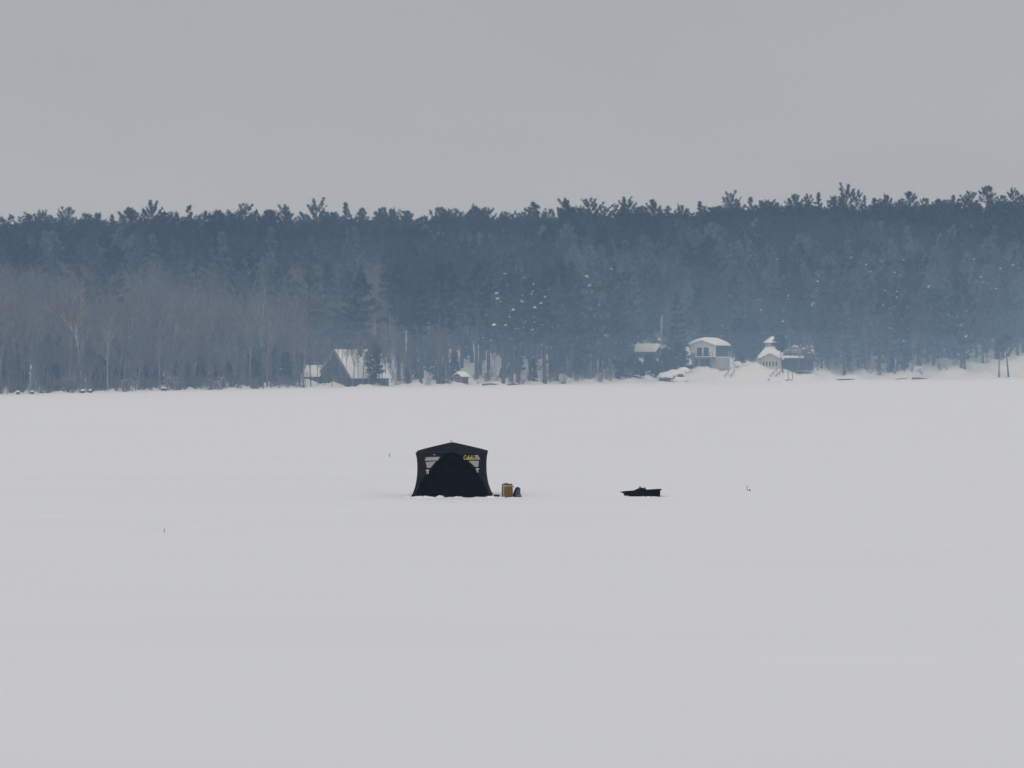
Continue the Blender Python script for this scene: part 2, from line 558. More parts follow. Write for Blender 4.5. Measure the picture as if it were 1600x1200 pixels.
def make_bare(seed, H, spread, birch=False, stems=1):
    rng = np.random.default_rng(seed)
    mb = MB()
    tw_a, tw_b, tw_w = [], [], []

    def grow(p, d, L, r, lvl):
        pts = [p]
        dd = d.copy()
        ns = 4 if lvl < 2 else 3
        for i in range(ns):
            dd = unit(dd + rng.normal(size=3) * (0.045 if lvl == 0 else 0.2) + np.array([0, 0, 0.08 if lvl else 0.05]))
            pts.append(pts[-1] + dd * L / ns)
        rr = [r * (1 - 0.55 * i / ns) for i in range(ns + 1)]
        if lvl <= 1:
            mb.tube([tuple(q) for q in pts], rr, 6 if lvl == 0 else 4, caps=False)
        elif lvl == 2:
            mb.tube([tuple(q) for q in pts], [max(0.018, x) for x in rr], 3, caps=False)
        else:
            tw_a.append(pts[0]); tw_b.append(pts[-1]); tw_w.append(max(0.022, r))
        if lvl == 4:
            return
        nb = [9, 5, 5, 3][lvl]
        for k in range(nb):
            t = rng.uniform(0.42 if lvl == 0 else 0.2, 1.0)
            i = min(int(t * ns), ns - 1)
            q = pts[i] + (pts[i + 1] - pts[i]) * (t * ns - i)
            az = rng.uniform(0, 2 * math.pi)
            side = unit(np.cross(dd, np.array([math.cos(az), math.sin(az), 0.2])))
            ang = rng.uniform(0.35, 0.75) * spread
            nd = unit(dd * math.cos(ang) + side * math.sin(ang) + np.array([0, 0, 0.12]))
            l2 = L * [0.42, 0.52, 0.52, 0.55][lvl] * rng.uniform(0.7, 1.25) * (1.25 - 0.5 * t if lvl == 0 else 1)
            grow(q, nd, l2, r * 0.5 * (1 - 0.4 * t), lvl + 1)

    for s in range(stems):
        a = rng.uniform(0, 6.28)
        d0 = unit(np.array([math.cos(a) * 0.16, math.sin(a) * 0.16, 1.0])) if stems > 1 else unit(np.array([rng.normal() * 0.035, rng.normal() * 0.035, 1.0]))
        grow(np.array([math.cos(a) * 0.2 * (stems > 1), math.sin(a) * 0.2 * (stems > 1), -0.5]), d0, H * 0.80, 0.011 * H / math.sqrt(stems), 0)
    A, B, W = np.array(tw_a), np.array(tw_b), np.array(tw_w)
    D = B - A
    L = np.linalg.norm(D, axis=1)
    V, Fc = blades(A, D / L[:, None], L, W * 2.0, rng)
    return {'H': float(V[:, 2].max()), 'trunk': mb.mesh('hardwood_trunk', M['birch'] if birch else M['bark_pale']),
            'crown': tri_mesh('hardwood_twigs', V, Fc, M['twig_red'] if birch else M['twig'])}


def make_bush(seed, H):
    rng = np.random.default_rng(seed)
    mb = MB()
    A, D, L = [], [], []
    for s in range(16):
        a = rng.uniform(0, 6.28)
        el = rng.uniform(0.9, 1.5)
        d = np.array([math.cos(a) * math.cos(el), math.sin(a) * math.cos(el), math.sin(el)])
        l = H * rng.uniform(0.5, 1.05)
        p0 = np.array([math.cos(a), math.sin(a), 0]) * rng.uniform(0, 0.4) * H * 0.4
        A.append(p0); D.append(d); L.append(l)
        for k in range(5):
            t = rng.uniform(0.3, 0.95)
            A.append(p0 + d * l * t); D.append(unit(d + rng.normal(size=3) * 0.5)); L.append(l * rng.uniform(0.2, 0.5))
    A, D, L = np.array(A), np.array(D), np.array(L)
    V, Fc = blades(A, D, L, np.full(len(L), 0.05), rng)
    return {'H': H, 'trunk': None, 'crown': tri_mesh('bush_twigs', V, Fc, M['twig'])}


PINE_TALL = [make_pine(100 + i, 22, 0.46, 3.4, sh, nl=34) for i, sh in enumerate(['broad', 'fan', 'broad', 'spire'])]
PINE_LOW = [make_pine(120 + i, 20, 0.10, 4.5, sh, nl=56) for i, sh in enumerate(['broad', 'broad', 'spire', 'fan', 'broad'])]
PINE_HAZE_TINT = [make_pine(140 + i, 20, 0.12, 4.4, sh, haze_tint=True, nl=54) for i, sh in enumerate(['broad', 'spire', 'broad'])]  # lower pines, their needles coloured as if seen through low haze
PINE_SNOWY = [make_pine(160 + i, 19, cb, 3.3, sh, haze_tint=True, snow=3, nl=46) for i, (sh, cb) in enumerate([('broad', 0.16), ('spire', 0.2), ('broad', 0.30), ('fan', 0.14)])]
PINE_TALL_SNOWY = [make_pine(170 + i, 21, 0.36, 3.2, sh, haze_tint=True, snow=3, nl=40) for i, sh in enumerate(['broad', 'spire'])]
PINE_SKY = {'broad': [make_pine(180 + i, 20, 0.22, 4.9, 'broad', nl=44, airy=True) for i in range(5)],
            'fan': [make_pine(190 + i, 20, 0.26, 4.3, 'fan2', nl=46, airy=True) for i in range(4)],
            'flat': [make_pine(200 + i, 20, 0.28, 4.6, 'broad', nl=52, airy=True) for i in range(2)],
            'spire': [make_pine(210 + i, 20, 0.20, 5.0, 'spire', nl=46, airy=True) for i in range(4)]}
SAPLING = [make_pine(220 + i, 5.5, 0.06, 1.5, 'spire', haze_tint=(i == 1), nl=30) for i in range(2)]
BARE = [make_bare(300 + i, 16, 1.0 if i % 2 else 0.75) for i in range(6)]
BIRCH = [make_bare(320 + i, 14, 0.5, True) for i in range(2)]
BARE[5]['trunk'].materials[0] = mat('grey_birch_bark', (0.29, 0.285, 0.285), 0.85, 0.25, 3.0, obj_var=0.2)
POLE = [make_bare(350 + i, 9, 0.55) for i in range(3)]
CLUMP = [make_bare(330 + i, 10, 0.8, False, 3) for i in range(2)]
BUSH = [make_bush(340 + i, 1.8) for i in range(3)]


def plant(v, name, label, cat, loc, rz, sc, group=None, lean=0.0, wide=1.0):
    t = thing(name, label, cat, loc, rz, group)
    t.scale = (sc * wide, sc * wide, sc)
    if lean:
        t.rotation_euler = (0, lean, rz)
    for part, key in (('trunk', 'trunk'), ('crown', 'crown'), ('snow', 'snow')):
        if v.get(key) is not None:
            o = bpy.data.objects.new(part, v[key])
            COL.objects.link(o)
            o.parent = t
            if part == 'snow':
                o['kind'] = 'stuff'
    return t


# ------------------------------------------------------------------ where the trees stand
def blocked(px, d):
    """openings round the buildings and the open banks"""
    if 476 < px < 612 and d < 30: return True
    if 704 < px < 742 and d < 14: return True
    if 985 < px < 1050 and d < 76: return True
    if 1050 <= px < 1072 and d < 34: return True
    if 1072 <= px < 1178 and d < 54: return True
    if 1178 <= px < 1280 and d < 50: return True
    if 1280 <= px < 1310 and d < 24: return True
    if 1310 <= px < 1480 and d < 17: return True
    if px >= 1480 and d < 17 + (px - 1480) * 0.25: return True
    if 860 < px < 985 and d < 9: return True
    if d < 3.5: return True
    return False


pts = []
Yc = 330.0
row = 0
while Yc < 1190:
    step = 5.6
    x = -0.25 * Yc
    while x < 0.24 * Yc:
        xx = x + R.uniform(-2.4, 2.4)
        yy = Yc + R.uniform(-2.4, 2.4)
        px = px_of(xx, yy)
        d = yy - float(shore(px))
        if 0 < d < 395 and -330 < px < 1930:
            pts.append((xx, yy, px, d))
        x += step
    Yc += step * 1.08

pines, bares, saplings, bushes = [], [], [], []
for (x, y, px, d) in pts:
    if blocked(px, d):
        continue
    z = float(ground(px, d))
    pb = 0.05
    if px < 470: pb = (1.0 if d < 70 else 0.90) if d < 150 else (0.75 if d < 190 else 0.12)
    elif px < 640: pb = 0.45 if d < 40 else (0.85 if d < 215 else 0.12)
    elif px < 720: pb = 0.12 if d < 90 else (0.5 if d < 200 else 0.08)
    elif 1180 < px < 1260 and 120 < d < 190: pb = 0.5
    elif 1440 < px < 1530 and 130 < d < 210: pb = 0.45
    elif 880 < px < 930 and 90 < d < 160: pb = 0.35
    bare = R.random() < pb
    if px < 300 and 215 < d: bare = R.random() < 0.05
    H = R.uniform(11.5, 16.5) if bare else R.uniform(15.5, 22.5)
    if 1040 < px < 1290 and d < 100 and not bare: H *= 0.9
    cap = CAM_Z + (HORIZON - (float(skyline(px)) + R.uniform(6, 25))) * y / F - z
    H = min(H, max(cap, 6))
    (bares if bare else pines).append((x, y, z, px, d, H))
    r = R.random()
    if d < 200 and r < 0.30:
        sx, sy = x + R.uniform(-2.8, 2.8), y + R.uniform(-2.8, 2.8)
        sp = px_of(sx, sy); dd = sy - float(shore(sp))
        if dd > 8 and not blocked(sp, dd - 2) and not (108 < sp < 140 and dd < 34):
            saplings.append((sx, sy, float(ground(sp, dd)), sp, dd, R.uniform(1.8, 5.5)))

# ------------------------------------------------------------------ skyline pines, one by one
SKY_TOPS = [
    (5, 341, 'spire', 1.0, None), (38, 351, 'broad', 1.0, None), (68, 339, 'fan', .9, None), (86, 349, 'broad', .9, None),
    (103, 335, 'fan', 1.0, None), (127, 346, 'broad', 1, None), (150, 333, 'spire', 1.1, None),
    (176, 336, 'spire', .8, None), (203, 328, 'flat', 1.3, 'flat broad pine top on the left part of the ridge skyline'), (237, 327, 'fan', 1.0, None), (258, 331, 'spire', .9, None),
    (277, 336, 'broad', .9, None), (297, 321, 'spire', 1.0, 'narrow pointed pine rising clear of the left ridge skyline'), (322, 333, 'broad', .9, None),
    (340, 332, 'flat', 1.2, None), (362, 336, 'broad', 1, None), (384, 329, 'fan', 1.0, None), (401, 332, 'broad', .9, None), (423, 331, 'broad', 1, None),
    (446, 325, 'flat', 1.0, None), (470, 331, 'spire', .9, None), (495, 323, 'fan', 1.0, None), (520, 333, 'broad', .9, None),
    (541, 317, 'spire', 1.15, 'tall spiky pine top on skyline above the A-frame cabin'), (567, 325, 'spire', 1.1, None),
    (596, 327, 'broad', 1.2, None), (613, 329, 'broad', 1, None), (637, 331, 'broad', 1.1, None), (660, 342, 'broad', .9, None), (686, 327, 'broad', 1.2, 'dense round pine top on the skyline above the tent peak'),
    (715, 341, 'broad', 1, None), (741, 325, 'broad', 1.35, 'broad uneven pine crown on skyline between the tent and the bag'), (760, 334, 'fan', .9, None), (783, 336, 'spire', .9, None),
    (803, 345, 'broad', .9, None), (832, 319, 'broad', 1.35, 'wide open pine crown standing proud of mid skyline gap'), (856, 335, 'fan', .9, None), (884, 315, 'flat', 1.2, 'pine with mushroom shaped tuft at its tip on skyline'),
    (905, 330, 'fan', .9, None), (922, 318, 'fan', 1.15, 'fan shaped feathery pine above a bright skyline gap'), (945, 331, 'fan', .9, None), (962, 338, 'broad', .9, None), (980, 317, 'fan', 1.1, 'antler like upswept pine top on skyline above the sled'),
    (1000, 326, 'broad', .9, None), (1020, 315, 'flat', 1.15, 'dome topped pine on the skyline above the black sled'), (1043, 323, 'spire', .9, None), (1064, 323, 'broad', .9, None), (1094, 315, 'spire', 1.2, 'pointed full pine on skyline above the white house'),
    (1122, 324, 'broad', .9, None), (1142, 310, 'fan', 1.1, None), (1171, 308, 'spire', 1.1, None), (1195, 318, 'broad', 1.1, None), (1214, 319, 'broad', .9, None),
    (1240, 306, 'broad', 1.0, None), (1262, 312, 'fan', .9, None), (1278, 301, 'spire', 1.2, None), (1302, 311, 'broad', 1.0, None), (1322, 298, 'fan', 1.0, 'tall upswept pine top on the right half of the skyline'),
    (1337, 305, 'fan', .9, None), (1350, 306, 'spire', .8, None), (1366, 309, 'spire', .8, None), (1384, 307, 'broad', 1.1, None), (1404, 314, 'broad', .9, None),
    (1421, 302, 'broad', 1.3, 'round headed dark pine above the right skyline row'), (1446, 312, 'broad', 1.0, None), (1467, 313, 'broad', .9, None), (1488, 305, 'spire', 1.0, None),
    (1515, 306, 'fan', 1, None), (1541, 293, 'broad', 1.3, 'highest pine of the whole ridge near the right edge'), (1566, 308, 'broad', 1.0, None), (1582, 302, 'fan', .9, None), (1597, 307, 'broad', 1.1, None), (1618, 306, 'broad', 1.1, None), (-15, 348, 'broad', 1, None)]
SKY_SPOTS = [(0, 'at the very left edge'), (45, 'above the two leftmost boulders'), (80, 'right of the two leftmost boulders'), (112, 'left of the pale birch line'), (140, 'above the pale birch'), (190, 'right of the pale birch'),
             (225, 'above the low snow loaded boulder'), (250, 'left of the narrow left ridge spire'), (290, 'just left of the narrow left ridge spire'), (330, 'just right of the narrow left ridge spire'), (352, 'a little right of the left spire'),
             (372, 'midway from left spire to A-frame'), (392, 'past midway from left spire to A-frame'), (412, 'above the woods well left of the A-frame'), (435, 'above the woods left of the A-frame'), (458, 'two crowns left of the boat shed line'), (482, 'just left of the boat shed line'),
             (508, 'above the boat shed'), (530, 'left of the spiky top over the A-frame'), (580, 'right of the spiky top over the A-frame'), (605, 'above the faint far stake'), (625, 'just right of the faint far stake'), (648, 'above the tent left edge'),
             (670, 'left of the tent peak'), (730, 'right of the tent peak'), (770, 'above the wooden barrel'), (795, 'above the backpack'), (815, 'just right of the backpack'), (870, 'right of the wide open crown'), (912, 'beside the mushroom tipped pine'),
             (950, 'right of the bright skyline gap'), (970, 'left of the antler like pine'), (1010, 'right of the antler like pine'), (1050, 'above the right end of the sled'), (1080, 'left of the pine over the white house'), (1130, 'right of the pine over the white house'), (1155, 'between the white house and cottage'),
             (1183, 'left of the cottage'), (1205, 'above the cottage tower'), (1225, 'above the cottage front'), (1250, 'above the cottage wing'), (1270, 'just right of the cottage wing'), (1290, 'left of the tall right half pine'), (1315, 'next left of the tall right half pine'),
             (1343, 'next right of the tall right half pine'), (1358, 'second right of the tall right half pine'), (1375, 'third right of the tall right half pine'), (1395, 'before the round headed pine'), (1412, 'next left of the round headed pine'), (1455, 'next right of the round headed pine'),
             (1475, 'farther right of the round headed pine'), (1500, 'above the second driftwood pile'), (1525, 'next left of the highest ridge pine'), (1574, 'next right of the highest ridge pine'), (1590, 'above the slender right edge pair'), (1605, 'at the right picture edge'), (9999, 'past the right edge')]
n_ind_pine = 0
for i, (px, ty, shp, wd, lab) in enumerate(SKY_TOPS):
    d = DR + R.uniform(-22, 8)
    p = gpt(px, d)
    H = CAM_Z + (HORIZON - ty) * p.y / F - p.z
    v = PINE_SKY[shp][i % len(PINE_SKY[shp])]
    grp = None
    if lab is None:
        shape_word = {'spire': 'pointed', 'fan': 'upswept', 'flat': 'flat topped', 'broad': 'rounded'}[shp]
        size_word = 'broad' if wd >= 1.05 else 'slim'
        lab = '%s %s skyline pine %s' % (size_word, shape_word, next(w for lim, w in SKY_SPOTS if px < lim))
    grp = 'pines along the ridge skyline'
    plant(v, 'pine_tree', lab, 'pine tree', p, R.uniform(0, 6.28), H / v['H'], grp, wide=wd * 20.0 / max(H, 16))
    n_ind_pine += 1

# ------------------------------------------------------------------ shore trees, one by one
vis = lambda e: -30 < e[3] < 1630
pines.sort(key=lambda e: e[4])
bares.sort(key=lambda e: e[4])
fp = [e for e in pines if vis(e)][:298 - n_ind_pine - 6]
fb = [e for e in bares if vis(e)][:270]
sfp, sfb = set(fp), set(fb)


SPOTS = [(12, 'left of the leftmost shore boulder'), (60, 'behind the two leftmost shore boulders'), (112, 'left of the pale leaning birch'), (150, 'behind the boulders under the pale birch'),
         (205, 'just right of the pale leaning birch'), (245, 'left of the low snow loaded boulder'), (285, 'behind the low snow loaded boulder'), (345, 'right of the low snow loaded boulder'),
         (410, 'midway from low boulder to A-frame'), (470, 'left of the boat shed roof'), (515, 'around the shed and A-frame left corner'), (560, 'behind the A-frame gable'), (610, 'by the right end of the A-frame'),
         (655, 'just right of the A-frame'), (705, 'left of the tiny red shed'), (745, 'behind the tiny red shed'), (790, 'by the fallen log right of the red shed'), (840, 'right of the fallen logs by the red shed'),
         (895, 'by the short chunky shore log'), (945, 'right of the short chunky shore log'), (995, 'left of the smoking cabin'), (1050, 'behind the smoking cabin'), (1085, 'behind the white house left corner'), (1145, 'behind the white house roof'),
         (1185, 'between the white house and cottage'), (1235, 'behind the cottage tower'), (1290, 'behind the cottage wing'), (1345, 'above the first bank driftwood'), (1395, 'between the bank driftwood piles'),
         (1455, 'above the second bank driftwood piles'), (1510, 'left of the high snow bank'), (1560, 'above the open snow bank by the slender pair'), (1700, 'above the high snow bank at far right')]


def spot(px):
    for lim, w in SPOTS:
        if px < lim:
            return w
    return SPOTS[-1][1]


def row_word(d):
    return 'front row' if d < 12 else ('second row' if d < 26 else ('third row' if d < 42 else ('fourth row' if d < 55 else ('fifth row' if d < 68 else ('sixth row' if d < 82 else 'deep set')))))


def pine_label(px, snowy, d, H):
    s = 'snow flecked' if snowy else 'dark'
    return '%s %s %s pine %s' % (row_word(d), 'tall' if H > 18.5 else 'shorter', s, spot(px))


def bare_label(px, d, H):
    return '%s %s bare grey hardwood %s' % (row_word(d), 'tall' if H > 14 else 'shorter', spot(px))


PINE_KIND = {}


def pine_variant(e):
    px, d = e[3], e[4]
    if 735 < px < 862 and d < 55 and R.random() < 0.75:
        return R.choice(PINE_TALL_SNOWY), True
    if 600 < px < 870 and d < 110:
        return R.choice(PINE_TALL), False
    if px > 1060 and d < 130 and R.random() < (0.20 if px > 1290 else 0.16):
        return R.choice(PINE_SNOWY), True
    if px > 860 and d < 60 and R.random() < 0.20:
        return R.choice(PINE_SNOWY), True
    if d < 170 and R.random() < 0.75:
        return R.choice(PINE_HAZE_TINT), False
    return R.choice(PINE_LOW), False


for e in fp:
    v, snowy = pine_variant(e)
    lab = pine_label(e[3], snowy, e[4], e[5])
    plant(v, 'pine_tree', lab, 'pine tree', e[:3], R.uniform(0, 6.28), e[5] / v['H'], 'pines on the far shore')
for e in fb:
    v = R.choice(BARE if R.random() < 0.85 else CLUMP)
    H = e[5] * (0.7 if v in CLUMP else 1.0)
    plant(v, 'bare_tree', bare_label(e[3], e[4], e[5]), 'bare tree', e[:3], R.uniform(0, 6.28), H / v['H'], 'bare hardwoods on the far shore')


# the rest of the wood: one stuff object, trees scattered over the slope
def joined(v, name):
    vs, fs, ms, mats = [], [], [], []
    off = 0
    for key in ('trunk', 'crown', 'snow'):
        me = v.get(key)
        if me is None:
            continue
        mats.append(me.materials[0])
        vs += [tuple(q.co) for q in me.vertices]
        for p in me.polygons:
            fs.append(tuple(i + off for i in p.vertices))
            ms.append(len(mats) - 1)
        off = len(vs)
    me = bpy.data.meshes.new(name)
    me.from_pydata(vs, [], fs)
    for m in mats:
        me.materials.append(m)
    me.polygons.foreach_set('material_index', ms)
    return bpy.data.objects.new(name, me)


def scatter(name, label, variants, items, vh):
    """items: (x,y,z,H) -> one object that instances the variants on its points"""
    coll = bpy.data.collections.new(name + '_kinds')
    for i, v in enumerate(variants):
        coll.objects.link(joined(v, '%s_kind_%02d' % (name, i)))
    me = bpy.data.meshes.new(name)
    me.from_pydata([it[:3] for it in items], [], [])
    a = me.attributes.new('tree_scale', 'FLOAT', 'POINT')
    ids = [R.randrange(len(variants)) if it[4] is None else it[4] for it in items]
    a.data.foreach_set('value', [it[3] / variants[k]['H'] for it, k in zip(items, ids)])
    b = me.attributes.new('tree_kind', 'INT', 'POINT')
    b.data.foreach_set('value', ids)
    c = me.attributes.new('tree_turn', 'FLOAT', 'POINT')
    c.data.foreach_set('value', [R.uniform(0, 6.28) for _ in items])
    o = bpy.data.objects.new(name, me)
    COL.objects.link(o)
    o['kind'] = 'stuff'
    o['label'] = label
    ng = bpy.data.node_groups.new(name, 'GeometryNodeTree')
    ng.interface.new_socket('Geometry', in_out='INPUT', socket_type='NodeSocketGeometry')
    ng.interface.new_socket('Geometry', in_out='OUTPUT', socket_type='NodeSocketGeometry')
    N = ng.nodes
    gi, go = N.new('NodeGroupInput'), N.new('NodeGroupOutput')
    ip = N.new('GeometryNodeInstanceOnPoints')
    ci = N.new('GeometryNodeCollectionInfo')
    ci.inputs['Collection'].default_value = coll
    ci.inputs['Separate Children'].default_value = True
    ci.inputs['Reset Children'].default_value = True
    ip.inputs['Pick Instance'].default_value = True

    def attr(n, t):
        q = N.new('GeometryNodeInputNamedAttribute')
        q.data_type = t
        q.inputs['Name'].default_value = n
        return q.outputs['Attribute']
    cx = N.new('ShaderNodeCombineXYZ')
    ng.links.new(attr('tree_turn', 'FLOAT'), cx.inputs['Z'])
    er = N.new('FunctionNodeEulerToRotation')
    ng.links.new(cx.outputs['Vector'], er.inputs['Euler'])
    ng.links.new(gi.outputs[0], ip.inputs['Points'])
    ng.links.new(ci.outputs[0], ip.inputs['Instance'])
    ng.links.new(attr('tree_kind', 'INT'), ip.inputs['Instance Index'])
    ng.links.new(er.outputs[0], ip.inputs['Rotation'])
    ng.links.new(attr('tree_scale', 'FLOAT'), ip.inputs['Scale'])
    ng.links.new(ip.outputs[0], go.inputs[0])
    md = o.modifiers.new('scatter', 'NODES')
    md.node_group = ng
    return o


pass
wood_kinds = PINE_TALL[:2] + PINE_LOW + PINE_HAZE_TINT[:2] + PINE_SNOWY[:2] + BARE[:5]
nk = {'tall': [0, 1], 'low': [2, 3, 4, 5, 6], 'haze_tint': [7, 8], 'snowy': [9, 10], 'bare': [11, 12, 13, 14, 15]}
items = []
for e in pines:
    if e in sfp: continue
    px, d = e[3], e[4]
    k = 'low'
    if 600 < px < 870 and d < 130: k = 'tall'
    elif d < 150 and R.random() < 0.8: k = 'haze_tint'
    elif d < 220 and R.random() < 0.35: k = 'haze_tint'
    if px > 1060 and 40 < d < 190 and R.random() < 0.04: k = 'snowy'
    items.append((e[0], e[1], e[2], e[5], R.choice(nk[k])))
for e in bares:
    if e in sfb: continue
    items.append((e[0], e[1], e[2], e[5], R.choice(nk['bare'])))
scatter('forest', 'mixed pine and hardwood forest covering the hillside', wood_kinds, items, None)

und = [(s[0], s[1], s[2], s[5], R.randrange(2)) for s in saplings]
for k in range(900):
    px = R.uniform(-300, 1000) if R.random() < 0.75 else R.uniform(1000, 1900)
    d = abs(R.gauss(0, 1)) * 14 + 2.5
    if blocked(px, d + (1.0 if px > 620 else 0)): continue
    if 600 < px < 860 and R.random() < 0.6: continue
    p = gpt(px, d)
    und.append((p.x, p.y, p.z, R.uniform(0.7, 2.6), R.choice([2, 3, 4])))
for k in range(1500):
    px = R.uniform(-300, 640) if R.random() < 0.8 else R.uniform(640, 1800)
    d = R.uniform(3, 150)
    if px > 640: d = R.uniform(30, 160)
    if blocked(px, d): continue
    p = gpt(px, d)
    und.append((p.x, p.y, p.z, R.uniform(3.0, 9.5), R.choice([5, 6, 7])))
for k in range(420):
    px = R.uniform(-300, 560)
    d = R.uniform(12, 150)
    if blocked(px, d) or (108 < px < 140 and d < 34): continue
    p = gpt(px, d)
    und.append((p.x, p.y, p.z, R.uniform(2.0, 6.5), R.randrange(2)))
for k in range(60):
    px = R.uniform(88, 150)
    d = R.uniform(4, 40)
    p = gpt(px, d)
    und.append((p.x, p.y, p.z, R.uniform(2.5, 7.5), R.choice([5, 6, 7])) if k % 3 else (p.x, p.y, p.z, R.uniform(1.2, 2.4), R.choice([2, 3, 4])))
scatter('undergrowth', 'young evergreens, thin poles and leafless brush along the shore and under the trees', SAPLING + BUSH + POLE, und, None)

# trees that stand out by themselves
p = gpt(128, 22)
v = BIRCH[0]
plant(v, 'birch_tree', 'pale leaning birch with reddish twigs rising from the left shore', 'birch tree', p, 0.0, 14.5 / v['H'], lean=-0.13)
p = gpt(600, 12)
v = BIRCH[1]
plant(v, 'birch_tree', 'thin pale birch right of the A-frame roof', 'birch tree', p, 0.0, 12.0 / v['H'], lean=-0.10)
p = gpt(508, 5.5)
plant(CLUMP[0], 'bare_tree', 'small forked tree in front of the A-frame left corner', 'bare tree', p, 1.0, 4.2 / CLUMP[0]['H'])
p = gpt(540, 7.0)
plant(BARE[2], 'bare_tree', 'slim bare trunk in front of the A-frame gable', 'bare tree', p, 1.0, 10.0 / BARE[2]['H'], wide=0.6)
p = gpt(583, 8.0)
plant(make_pine(555, 6.8, 0.10, 1.7, 'broad', nl=34), 'pine_tree', 'young pine in front of the right half of the snowy A-frame roof', 'pine tree', p, 1.0, 1.0)
for k, (px, d, h) in enumerate(((519, 5.0, 8.0), (551, 6.0, 11.5), (566, 5.5, 9.0), (592, 6.0, 13.0), (604, 7.0, 12.0), (486, 6.0, 10.0), (497, 9.0, 8.5))):
    p = gpt(px, d)
    v = POLE[k % 3]
    plant(v, 'bare_tree', ['leafless sapling before the A-frame left bargeboard', 'tall thin tree before the A-frame right roof edge', 'thin leafless sapling crossing the snowy A-frame roof', 'tall thin tree before the right end of snowy A-frame roof',
                           'tall thin tree just past the A-frame right end', 'tall thin tree before the low boat shed roof', 'leafless sapling between boat shed and A-frame'][k], 'bare tree', p, 1.3 * k, h / v['H'])
for px, d, h, w, lab in ((533, 6.5, 9.5, .7, 'slim bare tree before the left half of the A-frame gable'), (560, 5.0, 8.0, .7, 'slim bare tree before the A-frame roof edge'), (576, 7.0, 12.0, .7, 'slender bare tree crossing the A-frame roof near its chimney'),
                         (597, 5.0, 9.0, .9, 'bushy bare tree at the right end of the A-frame'), (1246, 19, 7.5, .8, 'bare tree before the middle of the dark cottage wing'), (1264, 22, 9.0, .8, 'bare tree before the right end of the dark cottage wing')):
    p = gpt(px, d)
    v = BARE[int(px) % 5]
    plant(v, 'bare_tree', lab, 'bare tree', p, px * 1.0, h / v['H'], wide=w)
for px, d, h, lab in ((1270, 36, 11.5, 'pale hazy pine close behind the dark cottage wing'), (1283, 27, 12.5, 'pale hazy pine just right of the dark cottage wing'), (1295, 24, 10.5, 'shorter pale hazy pine on the bank right of the cottage wing'), (1277, 24, 6.0, 'little pale hazy pine hugging the end of the cottage wing')):
    p = gpt(px, d)
    plant(PINE_HAZE_TINT[int(px) % 3], 'pine_tree', lab, 'pine tree', p, px * 1.0, h / 20)
p = gpt(1561, 14)
plant(PINE_TALL[1], 'pine_tree', 'small slender pine on open snow bank, the shorter of the right edge pair', 'pine tree', p, 0.3, 8.5 / 22, wide=1.4)
p = gpt(1576, 11)
plant(PINE_TALL[0], 'pine_tree', 'slender leaning pine on open snow bank, the taller of the right edge pair', 'pine tree', p, 0.3, 10.5 / 22, lean=-0.06, wide=1.3)
p = gpt(1223.5, 20)
plant(make_pine(777, 8.0, 0.60, 1.7, 'broad', nl=30), 'pine_tree', 'dark bushy little pine in front of the snowy cottage roof', 'pine tree', p, 0.0, 1.0, lean=-0.10)
for px, d, h in ((968, 16, 4.6), (984, 20, 5.2), (1000, 13, 4.2), (1012, 22, 5.0), (1024, 17, 4.3), (1036, 24, 5.4), (1048, 22, 5.0), (1060, 26, 6.5), (992, 30, 5.0), (1018, 31, 4.4), (1040, 33, 5.2), (1156, 40, 3.2), (1153, 56, 8.0), (1160, 52, 6.4), (1168, 50, 7.2), (1177, 54, 8.0)):
    p = gpt(px, d)
    hs = 'tall' if h > 4.9 else 'little'
    lab = ('%s dense spruce %s of the smoking cabin %s' % (hs, 'in front' if d < 28 else 'close before the wall', 'left of its snowy roof' if px < 996 else ('below its snowy roof' if px < 1030 else 'below its chimney'))) if px < 1050 else ('%s dense spruce %s' % (hs, 'left of the white house balcony' if px < 1062 else 'between the white house and the cottage'))
    plant(SAPLING[0], 'spruce_tree', lab, 'spruce tree', p, R.uniform(0, 6), h * (0.74 if px < 1046 else 1.0) / 5.5, 'short spruces by the houses', wide=1.6)

# ------------------------------------------------------------------ buildings
def gable_roof(parent, W, D, z0, rise, over=0.35, thick=0.14, snow=0.45, material='dark_wood', y_shift=0.0, seed=1, front=0.10):
    """roof slab (ridge along y) and the snow lying on it"""
    r = MB()
    hw = W / 2 + over
    dz = rise * over / (W / 2)
    poly = [(-hw, z0 - dz), (0, z0 + rise), (hw, z0 - dz), (hw, z0 - dz + thick), (0, z0 + rise + thick * 1.15), (-hw, z0 - dz + thick)]
    y0, y1 = -D / 2 - over + y_shift, D / 2 + over + y_shift
    r.prism(poly, y0, y1)
    ro = r.build('roof', M[material], parent)
    s = MB()
    nu, nv = 17, 15
    rings = []
    ex = 0.10
    for j in range(nv):
        v = j / (nv - 1)
        y = (y0 - front) + (y1 - y0 + front + ex) * v
        ev = min(1.0, min(v, 1 - v) * 9) ** 0.5
        top = []
        for i in range(nu):
            u = -1 + 2 * i / (nu - 1)
            x = u * (hw + ex)
            base = z0 + rise - abs(u) * (rise + dz) * (hw + ex) / hw + thick + 0.01
            eu = min(1.0, (1 - abs(u)) * 7) ** 0.5
            peak = -0.16 * rise * max(0, 1 - abs(u) * 3.5)
            t = snow * (0.12 + 0.88 * eu * ev) * (1 + 0.22 * mnoise.noise(Vector((x * 0.9, y * 0.7, seed)))) + peak * ev
            top.append(Vector((x, y, base + max(t, 0.04))))
        bot = [Vector((-(hw + ex), y, z0 - dz + thick * 0.4)), Vector((0, y, z0 + rise - 0.1)), Vector((hw + ex, y, z0 - dz + thick * 0.4))]
        rings.append(top + bot[::-1])
    s.loft(rings, True)
    sn = s.build('snow', M['snow'], ro, smooth=True)
    sn['kind'] = 'stuff'
    return ro


